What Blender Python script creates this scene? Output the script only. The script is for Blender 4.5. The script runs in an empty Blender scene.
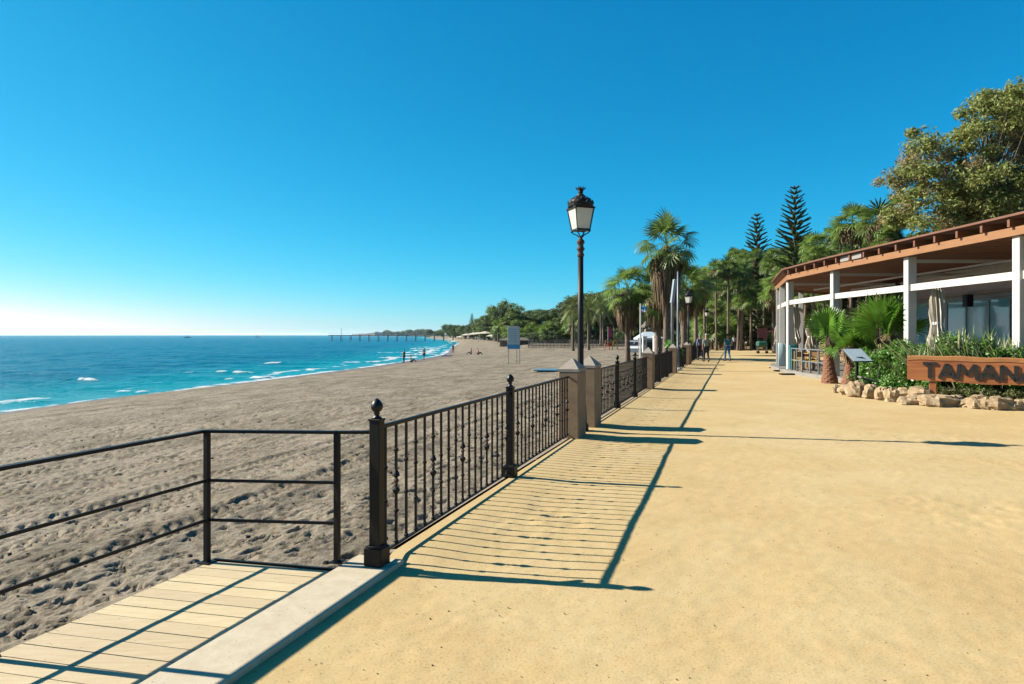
import bpy, math, random
import numpy as np
from mathutils import Vector, Matrix
random.seed(7); RNG = np.random.default_rng(11)
SC = bpy.context.scene
COL = SC.collection
R = math.radians
# ------------------------------------------------------------------ camera
CAM_H = 1.68
cam = bpy.data.cameras.new('camera'); camo = bpy.data.objects.new('camera', cam); COL.objects.link(camo)
camo.location = (0, 0, CAM_H); camo.rotation_euler = (R(90), 0, 0)
cam.sensor_width = 36; cam.lens = 24.0; cam.shift_y = -7/1024
cam.clip_start = 0.05; cam.clip_end = 90000
SC.camera = camo
# ------------------------------------------------------------------ light
SUN_D = Vector((1.55, -0.32, -1.0)).normalized()      # direction the light travels
world = bpy.data.worlds.new('World'); SC.world = world; world.use_nodes = True
wn = world.node_tree; wn.nodes.clear()
sky = wn.nodes.new('ShaderNodeTexSky'); sky.sky_type = 'NISHITA'; sky.sun_disc = False
sky.sun_elevation = math.asin(-SUN_D.z)
sky.sun_rotation = math.atan2(-SUN_D.x, -SUN_D.y)
sky.altitude = 0; sky.air_density = 0.7; sky.dust_density = 0.3; sky.ozone_density = 6.0
# the photograph's film-like colour response, applied evenly to the whole sky
def _pow(sock, p, k):
    a = wn.nodes.new('ShaderNodeMath'); a.operation = 'MULTIPLY'; a.inputs[1].default_value = 0.1; wn.links.new(sock, a.inputs[0])
    c = wn.nodes.new('ShaderNodeMath'); c.operation = 'POWER'; c.inputs[1].default_value = p; wn.links.new(a.outputs[0], c.inputs[0])
    d = wn.nodes.new('ShaderNodeMath'); d.operation = 'MULTIPLY'; d.inputs[1].default_value = k*10; wn.links.new(c.outputs[0], d.inputs[0]); return d.outputs[0]
sp_ = wn.nodes.new('ShaderNodeSeparateColor'); hs = wn.nodes.new('ShaderNodeCombineColor'); wn.links.new(sky.outputs[0], sp_.inputs[0])
for i_, (p_, k_) in enumerate(((2.6,3.6),(.85,1.10),(.60,.98))): wn.links.new(_pow(sp_.outputs[i_], p_, k_), hs.inputs[i_])
bg = wn.nodes.new('ShaderNodeBackground'); bg.inputs['Strength'].default_value = 0.050
wo = wn.nodes.new('ShaderNodeOutputWorld')
wn.links.new(hs.outputs[0], bg.inputs[0]); wn.links.new(bg.outputs[0], wo.inputs[0])
sl = bpy.data.lights.new('sun', 'SUN'); sl.energy = 5.0; sl.angle = R(0.5); sl.color = (1.0, 0.93, 0.80)
so = bpy.data.objects.new('sun', sl); COL.objects.link(so)
so.rotation_euler = SUN_D.to_track_quat('-Z', 'Y').to_euler(); so.location = (-20, 5, 30)
SC.view_settings.view_transform = 'Standard'; SC.view_settings.look = 'None'
SC.view_settings.exposure = 1.33; SC.view_settings.gamma = 1.0; SC.view_settings.use_curve_mapping = False
SC.cycles.volume_bounces = 3; SC.cycles.max_bounces = 6; SC.cycles.transparent_max_bounces = 12

# ------------------------------------------------------------------ frames of reference
TH = math.atan(222/683); CT, ST = math.cos(TH), math.sin(TH)
def pv(s, v, z=0.0):
    'promenade frame: s metres along the fence, v metres to its right'
    return Vector((ST*s + CT*v, CT*s - ST*v, z))
def px(x, Y, z=0.0):
    'point at depth Y seen in picture column x'
    return Vector(((x-512)/683*Y, Y, z))
def zat(y, Y): return CAM_H + (335-y)*Y/683

# ------------------------------------------------------------------ material helpers
def mat(name, color, rough=0.6, metal=0.0, var=0.0, scale=8.0, bump=0.0, bscale=40.0, detail=5.0, color2=None, spec=0.5, island=0.0, trans=0.0, stretch=(1,1,1), bdist=0.02, objrand=0.0):
    m = bpy.data.materials.new(name); m.use_nodes = True
    nt = m.node_tree; N = nt.nodes; L = nt.links
    b = N['Principled BSDF']; out = N['Material Output']
    b.inputs['Roughness'].default_value = rough; b.inputs['Metallic'].default_value = metal
    b.inputs['Specular IOR Level'].default_value = spec
    color = tuple(k*.67 for k in color); color2 = tuple(k*.67 for k in color2) if color2 else None
    c = color + (1,)
    b.inputs['Base Color'].default_value = c
    tc = N.new('ShaderNodeTexCoord'); mp = N.new('ShaderNodeMapping'); mp.inputs['Scale'].default_value = stretch
    L.new(tc.outputs['Object'], mp.inputs[0])
    last = None
    if var > 0 or color2:
        n = N.new('ShaderNodeTexNoise'); n.inputs['Scale'].default_value = scale; n.inputs['Detail'].default_value = detail; n.inputs['Roughness'].default_value = 0.65
        L.new(mp.outputs[0], n.inputs['Vector'])
        r = N.new('ShaderNodeValToRGB'); r.color_ramp.elements[0].position = 0.3; r.color_ramp.elements[1].position = 0.7
        if color2: r.color_ramp.elements[0].color = c; r.color_ramp.elements[1].color = tuple(color2)+(1,)
        else:
            r.color_ramp.elements[0].color = tuple(max(0, k*(1-var)) for k in color)+(1,)
            r.color_ramp.elements[1].color = tuple(min(1, k*(1+var)) for k in color)+(1,)
        L.new(n.outputs['Fac'], r.inputs[0]); last = r.outputs[0]
    if island > 0 or objrand > 0:
        h = N.new('ShaderNodeHueSaturation')
        if last: L.new(last, h.inputs['Color'])
        else: h.inputs['Color'].default_value = c
        def ramp(src, a, sock, base=1.0):
            mr = N.new('ShaderNodeMapRange'); mr.inputs['To Min'].default_value = base-a; mr.inputs['To Max'].default_value = base+a
            L.new(src, mr.inputs['Value']); return mr.outputs[0]
        val = None
        if island > 0:
            g = N.new('ShaderNodeNewGeometry'); val = ramp(g.outputs['Random Per Island'], island, 'Value')
            hu = ramp(g.outputs['Random Per Island'], island*0.04, 'Hue', 0.5); L.new(hu, h.inputs['Hue'])
        if objrand > 0:
            oi = N.new('ShaderNodeObjectInfo'); v2 = ramp(oi.outputs['Random'], objrand, 'Value')
            if val is None: val = v2
            else:
                mm = N.new('ShaderNodeMath'); mm.operation = 'MULTIPLY'; L.new(val, mm.inputs[0]); L.new(v2, mm.inputs[1]); val = mm.outputs[0]
        L.new(val, h.inputs['Value']); last = h.outputs[0]
    if last: L.new(last, b.inputs['Base Color'])
    if bump > 0:
        n2 = N.new('ShaderNodeTexNoise'); n2.inputs['Scale'].default_value = bscale; n2.inputs['Detail'].default_value = 6
        L.new(mp.outputs[0], n2.inputs['Vector'])
        bp = N.new('ShaderNodeBump'); bp.inputs['Strength'].default_value = bump; bp.inputs['Distance'].default_value = bdist
        L.new(n2.outputs['Fac'], bp.inputs['Height']); L.new(bp.outputs[0], b.inputs['Normal'])
    if trans > 0:
        t = N.new('ShaderNodeBsdfTranslucent'); mx = N.new('ShaderNodeMixShader'); mx.inputs[0].default_value = trans
        if last: L.new(last, t.inputs['Color'])
        else: t.inputs['Color'].default_value = c
        L.new(b.outputs[0], mx.inputs[1]); L.new(t.outputs[0], mx.inputs[2]); L.new(mx.outputs[0], out.inputs['Surface'])
    return m

# ------------------------------------------------------------------ mesh builder
class MB:
    def __init__(s): s.v = []; s.f = []
    def add(s, vs, fs):
        o = len(s.v); s.v.extend([tuple(p) for p in vs]); s.f.extend([tuple(i+o for i in f) for f in fs]); return s
    def box(s, a, b, M=None, bev=0.0):
        x0,y0,z0 = a; x1,y1,z1 = b
        if bev > 0:
            e = bev; vs = []
            for z, i in ((z0, e), (z0+e, 0), (z1-e, 0), (z1, e)):
                x_0, x_1, y_0, y_1 = x0+i, x1-i, y0+i, y1-i
                k = e if i == 0 else e*0.6
                vs += [(x_0+k,y_0,z),(x_1-k,y_0,z),(x_1,y_0+k,z),(x_1,y_1-k,z),(x_1-k,y_1,z),(x_0+k,y_1,z),(x_0,y_1-k,z),(x_0,y_0+k,z)]
            fs = [tuple(range(7,-1,-1)), tuple(range(24,32))]
            for r in range(3):
                for j in range(8): fs.append((r*8+j, r*8+(j+1)%8, (r+1)*8+(j+1)%8, (r+1)*8+j))
        else:
            vs = [(x0,y0,z0),(x1,y0,z0),(x1,y1,z0),(x0,y1,z0),(x0,y0,z1),(x1,y0,z1),(x1,y1,z1),(x0,y1,z1)]
            fs = [(3,2,1,0),(4,5,6,7),(0,1,5,4),(1,2,6,5),(2,3,7,6),(3,0,4,7)]
        if M is not None: vs = [M @ Vector(p) for p in vs]
        return s.add(vs, fs)
    def cbox(s, c, d, M=None, bev=0.0):
        return s.box([c[i]-d[i]/2 for i in range(3)], [c[i]+d[i]/2 for i in range(3)], M, bev)
    def bar(s, p, q, w, h, up=(0,0,1)):
        p = Vector(p); q = Vector(q); d = (q-p); L = d.length
        if L < 1e-6: return s
        d.normalize(); side = d.cross(Vector(up))
        if side.length < 1e-4: side = d.cross(Vector((1,0,0)))
        side.normalize(); u = side.cross(d)
        M = Matrix((side, d, u)).transposed().to_4x4(); M.translation = p
        return s.box((-w/2,0,-h/2), (w/2,L,h/2), M)
    def tube(s, pts, rad, n=8, cap=True):
        pts = [Vector(p) for p in pts]
        if not hasattr(rad, '__len__'): rad = [rad]*len(pts)
        ref = None; vs = []
        for i, p in enumerate(pts):
            d = (pts[min(i+1, len(pts)-1)] - pts[max(i-1, 0)])
            if d.length < 1e-9: d = Vector((0,0,1))
            d.normalize()
            if ref is None:
                ref = d.cross(Vector((0,0,1)));
                if ref.length < 1e-3: ref = Vector((1,0,0))
            a = (ref - d*ref.dot(d));
            if a.length < 1e-6: a = d.orthogonal()
            a.normalize(); ref = a; b = d.cross(a)
            for k in range(n):
                t = 2*math.pi*k/n; vs.append(p + a*(rad[i]*math.cos(t)) + b*(rad[i]*math.sin(t)))
        fs = []
        for i in range(len(pts)-1):
            for k in range(n): fs.append((i*n+k, i*n+(k+1)%n, (i+1)*n+(k+1)%n, (i+1)*n+k))
        if cap: fs.append(tuple(range(n-1,-1,-1))); fs.append(tuple((len(pts)-1)*n+k for k in range(n)))
        return s.add(vs, fs)
    def lathe(s, prof, n=16, c=(0,0,0), rot=0.0):
        vs = []; fs = []
        for r, z in prof:
            for k in range(n):
                t = rot + 2*math.pi*k/n; vs.append((c[0]+r*math.cos(t), c[1]+r*math.sin(t), c[2]+z))
        m = len(prof)
        for i in range(m-1):
            for k in range(n): fs.append((i*n+k, i*n+(k+1)%n, (i+1)*n+(k+1)%n, (i+1)*n+k))
        fs.append(tuple(range(n-1,-1,-1))); fs.append(tuple((m-1)*n+k for k in range(n)))
        return s.add(vs, fs)
    def prism(s, poly, z0, z1):
        n = len(poly); vs = [(p[0],p[1],z0) for p in poly]+[(p[0],p[1],z1) for p in poly]
        fs = [tuple(range(n-1,-1,-1)), tuple(range(n,2*n))]+[(i,(i+1)%n,n+(i+1)%n,n+i) for i in range(n)]
        return s.add(vs, fs)
    def mesh(s, name, m, smooth=False):
        me = bpy.data.meshes.new(name); me.from_pydata([tuple(p) for p in s.v], [], s.f); me.update()
        if m: me.materials.append(m)
        if smooth: me.polygons.foreach_set('use_smooth', [True]*len(me.polygons))
        return me
    def build(s, name, m, parent=None, loc=(0,0,0), smooth=False, rz=0.0):
        return link(s.mesh(name, m, smooth), name, parent, loc, rz)
def link(me, name, parent=None, loc=(0,0,0), rz=0.0, scale=None):
    o = bpy.data.objects.new(name, me); COL.objects.link(o); o.location = loc; o.rotation_euler = (0,0,rz)
    if scale is not None: o.scale = scale
    if parent: o.parent = parent
    return o
def npmesh(name, V, F, m=None, smooth=False):
    'V (n,3), F (m,k) arrays'
    V = np.asarray(V, dtype=np.float32); F = np.asarray(F, dtype=np.int32); k = F.shape[1]
    me = bpy.data.meshes.new(name); me.vertices.add(len(V)); me.vertices.foreach_set('co', V.ravel())
    me.loops.add(F.size); me.loops.foreach_set('vertex_index', F.ravel())
    me.polygons.add(len(F)); me.polygons.foreach_set('loop_start', np.arange(0, F.size, k, dtype=np.int32))
    me.polygons.foreach_set('loop_total', np.full(len(F), k, dtype=np.int32))
    me.update(calc_edges=True)
    if smooth: me.polygons.foreach_set('use_smooth', np.ones(len(F), dtype=bool))
    if m: me.materials.append(m)
    return me
def thing(name, label, cat, loc=(0,0,0), rz=0.0, group=None):
    o = bpy.data.objects.new(name, None); COL.objects.link(o); o.empty_display_size = 0.2
    o.location = loc; o.rotation_euler = (0,0,rz); return tag(o, label, cat, group)
def tag(o, label, cat, group=None):
    o['label'] = label; o['category'] = cat
    if group: o['group'] = group
    return o
def struct(o, kind='structure'): o['kind'] = kind; return o
def dup(o, loc=None, rz=None, label=None, group=None, parent=None, scale=None):
    c = o.copy(); COL.objects.link(c)
    if parent is not None: c.parent = parent
    if loc is not None: c.location = loc
    if rz is not None: c.rotation_euler = (0,0,rz)
    if scale is not None: c.scale = (scale,)*3 if not hasattr(scale, '__len__') else scale
    if label: c['label'] = label
    if group: c['group'] = group
    for ch in list(o.children): dup(ch, parent=c)
    return c
ORD = ['first','second','third','fourth','fifth','sixth','seventh','eighth','ninth','tenth','eleventh','twelfth','thirteenth','fourteenth','fifteenth','sixteenth','seventeenth','eighteenth','nineteenth','twentieth','twenty-first','twenty-second','twenty-third','twenty-fourth','twenty-fifth','twenty-sixth','twenty-seventh','twenty-eighth','twenty-ninth','thirtieth']

# ------------------------------------------------------------------ numpy noise
def vnoise(x, y, seed=0):
    xi = np.floor(x).astype(np.int64); yi = np.floor(y).astype(np.int64); xf = x-xi; yf = y-yi
    def h(a, b):
        n = (a*374761393 + b*668265263 + seed*982451653) & 0xffffffff
        n = ((n ^ (n >> 13))*1274126177) & 0xffffffff
        return ((n ^ (n >> 16)) & 0xffff)/65535.0
    u = xf*xf*(3-2*xf); w = yf*yf*(3-2*yf)
    return (h(xi,yi)*(1-u)+h(xi+1,yi)*u)*(1-w) + (h(xi,yi+1)*(1-u)+h(xi+1,yi+1)*u)*w
def fbm(x, y, oct=4, seed=0, gain=0.5):
    a = 1.0; t = 0; s = 0
    for i in range(oct):
        s = s + a*(vnoise(x, y, seed+i)-0.5); t += a; a *= gain; x = x*2.03+7.1; y = y*2.03+3.3
    return s/t*2
def sstep(a, b, x):
    t = np.clip((x-a)/(b-a), 0, 1); return t*t*(3-2*t)
# ------------------------------------------------------------------ terrain
SEA_Z = -2.2
WY = [-60, 20, 34, 41.4, 46, 53, 57.6, 70, 86.9, 102, 112.8, 132.5, 150, 170, 230, 331, 480, 662, 1000, 1600, 2500, 4000, 40000]
WX = [-27, -26, -25.5, -24.9, -23.6, -22.4, -21.3, -19.5, -16.8, -15.6, -14.5, -13.5, -14, -15.7, -19.5, -25, -42, -77, -125, -215, -450, -950, -9500]
def waterline(y): return np.interp(y, WY, WX)
BY = [-60, 85, 108, 118, 126, 140, 180, 260, 420, 662, 1000, 1600]
BX = [0, 0, 31, 26, 12, 1.5, -4, -12, -32, -66, -112, -200]
BX[0] = (-2.61-ST*60)/CT; BX[1] = (-2.61+ST*85)/CT
def backline(y): return np.interp(y, BY, BX)
def beach_h(t):
    t = np.clip(t, 0, 1.6)
    return -0.13 - 1.35*t - 0.72*np.clip(t, 0, 1)**4 - 3.0*np.clip(t-1, 0, 1)
def beach_z(x, y):
    b = backline(y); w = waterline(y); return float(beach_h((b-x)/(b-w)))
def make_beach():
    rows, cols = 1000, 560
    ys = 1.2*np.exp(np.linspace(0, math.log(1000/1.2), rows)); ys = np.concatenate([[-30.,-8.,-2.,0.5], ys])
    rows = len(ys)
    w = waterline(ys); b = backline(ys)
    xl = np.maximum(w-9, -(1.15*np.abs(ys)+5)); xl = np.where(ys < 1.2, w-9, xl)
    t = np.linspace(0, 1, cols)
    X = xl[:,None]*(1-t)+ b[:,None]*t; Y = np.repeat(ys[:,None], cols, 1)
    tt = (b[:,None]-X)/(b-w)[:,None]
    H = beach_h(tt)
    dry = 1-sstep(0.86, 0.97, tt)
    S = ST*X+CT*Y; Vv = CT*X-ST*Y                    # promenade frame
    # undulation + trampled sand
    H += dry*(0.05*fbm(X*0.35, Y*0.35, 3, 1)); base = H.copy()
    H += dry*( 0.016*fbm(X*1.7, Y*1.7, 3, 5))
    dn = sstep(70, 20, Y)
    tr = sstep(-0.2, 0.3, fbm(S*0.12, Vv*0.45, 2, 30))*0.6+0.4
    H += dry*dn*tr**2*(0.009*fbm(X*5.2, Y*5.2, 3, 9, 0.6) + 0.020*fbm(X*12, Y*12, 3, 14, 0.6))
    H += dry*dn*0.008*fbm(X*22, Y*22, 2, 17)
    # windrow ridges left by the grading machine, parallel to the shore
    q = Vv + 0.8*fbm(S*0.05, Vv*0.1, 2, 40)
    H += dry*0.03*np.sin(q*3.1)*sstep(-.2,.4,fbm(S*0.04, Vv*0.3, 2, 44))
    # footprints
    def stamp(cx, cy, ang, L, Wd, dep):
        i0, i1 = np.searchsorted(ys, [cy-L*1.6, cy+L*1.6])
        if i1 <= i0: return
        mid = ys[(i0+i1)//2]; k = min((i0+i1)//2, rows-1)
        f = (cx-xl[k])/(b[k]-xl[k]); dj = int(L*1.8/(b[k]-xl[k])*cols)+3; j = int(f*cols)
        j0, j1 = max(0, j-dj), min(cols, j+dj)
        if j1 <= j0: return
        dx = X[i0:i1, j0:j1]-cx; dy = Y[i0:i1, j0:j1]-cy
        ca, sa = math.cos(ang), math.sin(ang)
        u = (dx*ca+dy*sa)/L; v = (-dx*sa+dy*ca)/Wd; r2 = u*u+v*v
        H[i0:i1, j0:j1] += -dep*np.exp(-r2**2.4*0.7) + dep*0.25*np.exp(-((np.sqrt(r2)-1.35)/0.35)**2)
    rnd = random.Random(3)
    for _ in range(7000):
        y = 2.5*math.exp(rnd.random()*math.log(40/2.5)); u = rnd.random()
        x = backline(y) - 0.15 - u*min(26, 0.9*y+6)
        stamp(x, y, rnd.gauss(.5, 0.6), (0.035+rnd.random()*0.05)*(1+.035*y), (0.018+rnd.random()*0.02)*(1+.035*y), 0.018+rnd.random()*0.022)
    for _ in range(46):                               # walking trails
        y = 4*math.exp(rnd.random()*math.log(9)); x = backline(y)-0.5-rnd.random()*18; a = rnd.gauss(1.25, 0.35); st = 0.62+rnd.random()*0.15
        for k in range(30):
            a += rnd.gauss(0, 0.04); x += math.cos(a)*st/2; y += math.sin(a)*st/2; o = 0.09*(-1)**k
            if backline(y)-x > 0.1: stamp(x-math.sin(a)*o, y+math.cos(a)*o, a, 0.14, 0.055, 0.03+rnd.random()*0.012)
    # tyre tracks
    for (v0, wob, dep, ph) in ((-6.5,.3,.035,2.2),(-8.3,.3,.035,2.5),(-9.6,.3,.04,1.2),(-14.4,.4,.04,4.4),(-19.4,.5,.045,5.0),(-5.6,.25,.035,0),(-7.4,.25,.035,.3),(-11.0,.6,.04,1),(-12.8,.6,.04,2),(-16.0,.8,.045,3),(-17.9,.8,.045,.6),(-24,1.0,.05,4),(-26,1.0,.05,.1),(-21.0,.5,.05,.4),(-29,.5,.05,.6)):
        c = v0 + wob*np.sin(S*0.16+ph) + 0.35*wob*np.sin(S*0.43+ph*2)
        d = Vv-c; m = np.exp(-(d/0.16)**6)*sstep(90,50,Y)
        tread = np.sign(np.sin(S*2*math.pi/0.17 + np.sign(d)*1.2 - np.abs(d)*30))
        ridge = np.exp(-((np.abs(d)-0.25)/0.06)**2)
        on = dry*sstep(-0.6,-0.2,fbm(S*0.15+v0, Vv*0.0+v0, 2, 61)); H += on*(m*(.85*(base-H) - dep*.35 + 0.017*tread) + 0.010*ridge)
    lim = (X > backline(Y)-0.5)
    H = np.where(lim, np.minimum(H, np.where(Y < 4.6, -0.085, -0.02)), H)
    V = np.stack([X, Y, H], -1).reshape(-1, 3)
    idx = np.arange(rows*cols).reshape(rows, cols)
    F = np.stack([idx[:-1,:-1], idx[:-1,1:], idx[1:,1:], idx[1:,:-1]], -1).reshape(-1, 4)
    me = npmesh('beach_sand', V, F, None, True)
    a = me.attributes.new('wet', 'FLOAT', 'POINT'); a.data.foreach_set('value', sstep(0.80, 0.99, tt+0.04*fbm(X*0.4, Y*0.15, 3, 70)).astype(np.float32).ravel())
    return me
def sand_mat():
    m = mat('dry_beach_sand', (.250,.208,.152), 0.95, color2=(.355,.302,.228), scale=0.9, detail=12, bump=0.55, bscale=38, spec=0.15, bdist=0.015)
    nt = m.node_tree; N = nt.nodes; L = nt.links; b = N['Principled BSDF']
    old = b.inputs['Base Color'].links[0].from_socket
    at = N.new('ShaderNodeAttribute'); at.attribute_name = 'wet'
    # broader trampled relief that the mesh cannot carry far away
    n5 = N.new('ShaderNodeTexNoise'); n5.inputs['Scale'].default_value = 3.2; n5.inputs['Detail'].default_value = 9; n5.inputs['Roughness'].default_value = .72; n5.inputs['Distortion'].default_value = .4
    mp5 = N.new('ShaderNodeMapping'); mp5.inputs['Rotation'].default_value = (0,0,R(18)); mp5.inputs['Scale'].default_value = (1.5,.8,1); L.new(N['Texture Coordinate'].outputs['Object'], mp5.inputs[0]); L.new(mp5.outputs[0], n5.inputs['Vector'])
    b5 = N.new('ShaderNodeBump'); b5.inputs['Strength'].default_value = .85; b5.inputs['Distance'].default_value = .045; L.new(n5.outputs['Fac'], b5.inputs['Height'])
    ob = b.inputs['Normal'].links[0].from_node; L.new(b5.outputs[0], ob.inputs['Normal'])
    # dark specks: seaweed crumbs and pebbles
    tc = N['Texture Coordinate']; vo = N.new('ShaderNodeTexNoise'); vo.inputs['Scale'].default_value = 14; vo.inputs['Detail'].default_value = 8
    L.new(tc.outputs['Object'], vo.inputs['Vector'])
    rp = N.new('ShaderNodeValToRGB'); rp.color_ramp.elements[0].position = 0.34; rp.color_ramp.elements[1].position = 0.52
    rp.color_ramp.elements[0].color = (.55,.52,.48,1); rp.color_ramp.elements[1].color = (1,1,1,1); L.new(vo.outputs['Fac'], rp.inputs[0])
    mu = N.new('ShaderNodeMixRGB'); mu.blend_type = 'MULTIPLY'; mu.inputs[0].default_value = 1; L.new(old, mu.inputs[1]); L.new(rp.outputs[0], mu.inputs[2])
    n7 = N.new('ShaderNodeTexNoise'); n7.inputs['Scale'].default_value = .55; n7.inputs['Detail'].default_value = 12; n7.inputs['Roughness'].default_value = .78; L.new(mp5.outputs[0], n7.inputs['Vector'])
    r7 = N.new('ShaderNodeValToRGB'); r7.color_ramp.elements[0].position = .42; r7.color_ramp.elements[0].color = (.68,.66,.62,1); r7.color_ramp.elements[1].position = .56; r7.color_ramp.elements[1].color = (1.06,1.05,1.03,1); L.new(n7.outputs['Fac'], r7.inputs[0])
    m7 = N.new('ShaderNodeMixRGB'); m7.blend_type = 'MULTIPLY'; m7.inputs[0].default_value = 1; L.new(mu.outputs[0], m7.inputs[1]); L.new(r7.outputs[0], m7.inputs[2]); mu = m7
    mx = N.new('ShaderNodeMixRGB'); L.new(at.outputs['Fac'], mx.inputs[0]); L.new(mu.outputs[0], mx.inputs[1]); mx.inputs[2].default_value = (.12,.085,.06,1)
    L.new(mx.outputs[0], b.inputs['Base Color'])
    mr = N.new('ShaderNodeMapRange'); mr.inputs['To Min'].default_value = 0.95; mr.inputs['To Max'].default_value = 0.35; L.new(at.outputs['Fac'], mr.inputs[0]); L.new(mr.outputs[0], b.inputs['Roughness'])
    return m
me = make_beach(); me.materials.append(sand_mat()); struct(link(me, 'beach_sand'))

# ---- sea
BREAK = [  # x0,y0,x1,y1,width,height,foam
 (-38,57.5,-34.2,57.6,.6,.32,.95), (-36,71,-26.5,70,.7,.25,.8), (-34,94,-30,93,.9,.3,.9), (-27.5,46.5,-24.7,46.3,.9,.14,.8), (-30.5,39.5,-27,39,.8,.12,.55),
 (-23.5,62,-21.6,62,1.4,.2,.9), (-62,44,-40,45.5,.6,.12,.45), (-25,78,-19,77,1.2,.2,.8), (-24,95,-17.5,97,1.4,.25,.95),(-22,112,-15,114,1.8,.3,1),(-21,128,-14,130,2.2,.35,1),
 (-25,145,-15,146,2.4,.35,1),(-25,162,-16.5,163,2.6,.35,1),(-31,150,-24,150,1.8,.3,.8),(-28,185,-18,187,3,.3,.95),(-31,210,-19.5,212,3,.3,.9)]
def make_sea():
    rows, cols = 900, 520
    ys = 14*np.exp(np.linspace(0, math.log(40000/14), rows)); ys = np.concatenate([[-60.,-20.], ys]); rows = len(ys)
    xr = waterline(ys)+4+0.004*np.abs(ys); xl = -(1.15*np.abs(ys)+45)
    t = np.linspace(0, 1, cols)**0.9
    X = xl[:,None]*(1-t)+xr[:,None]*t; Y = np.repeat(ys[:,None], cols, 1)
    D = waterline(Y)-X
    amp = sstep(-1, 9, D)*sstep(1500, 150, Y)
    wv = 0.10*np.sin(0.9*X*0.25+Y*0.62+1.5*fbm(X*.05,Y*.05,2,3)) + 0.16*fbm(X*0.22, Y*0.55, 4, 8) + 0.06*fbm(X*1.1, Y*2.1, 3, 12)
    H = SEA_Z + amp*wv
    foam = np.zeros_like(X)
    n1 = fbm(X*1.2, Y*1.2, 4, 20); n2 = fbm(X*0.35, Y*0.2, 3, 25)
    for (x0,y0,x1,y1,w,h,fm) in BREAK:
        w *= .62; h *= .75
        dx, dy = x1-x0, y1-y0; L2 = dx*dx+dy*dy
        u = ((X-x0)*dx+(Y-y0)*dy)/L2; uc = np.clip(u, 0, 1)
        d = np.sqrt((X-x0-uc*dx)**2+((Y-y0-uc*dy)+0.5*np.sin(X*0.5)) **2)
        taper = np.exp(-(np.clip(np.abs(u-.5)-.32, 0, 9)/.16)**2)
        H += h*np.exp(-(d/w)**2)*taper*(1+0.6*n1)
        foam = np.maximum(foam, fm*np.exp(-(d/(w*1.15))**2)*taper*(0.62+1.5*n1+.5*n2))
    shore = np.exp(-((D-0.2)/(0.9+1.1*n2+.5*fbm(X*.08,Y*.08,2,77)))**2)*(0.55+1.1*n1+.5*fbm(X*.1,Y*.1,2,79))
    band = np.exp(-((D-4.0-1.6*n2)/0.8)**2)*sstep(0.0,0.35,n2+0.15)*(0.6+0.9*n1)
    foam = np.maximum(foam, np.maximum(shore, band))
    caps = sstep(0.66, 0.78, fbm(X*0.10, Y*0.34, 4, 90))*sstep(14, 30, D)*sstep(900,300,Y)*0.0
    foam = np.clip(np.maximum(foam, caps), 0, 1)
    V = np.stack([X, Y, H], -1).reshape(-1, 3)
    idx = np.arange(rows*cols).reshape(rows, cols)
    F = np.stack([idx[:-1,:-1], idx[:-1,1:], idx[1:,1:], idx[1:,:-1]], -1).reshape(-1, 4)
    me = npmesh('sea', V, F, None, True)
    a = me.attributes.new('foam', 'FLOAT', 'POINT'); a.data.foreach_set('value', foam.astype(np.float32).ravel())
    a = me.attributes.new('shallow', 'FLOAT', 'POINT'); a.data.foreach_set('value', (1-sstep(0, 26, D)).astype(np.float32).ravel())
    return me
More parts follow.
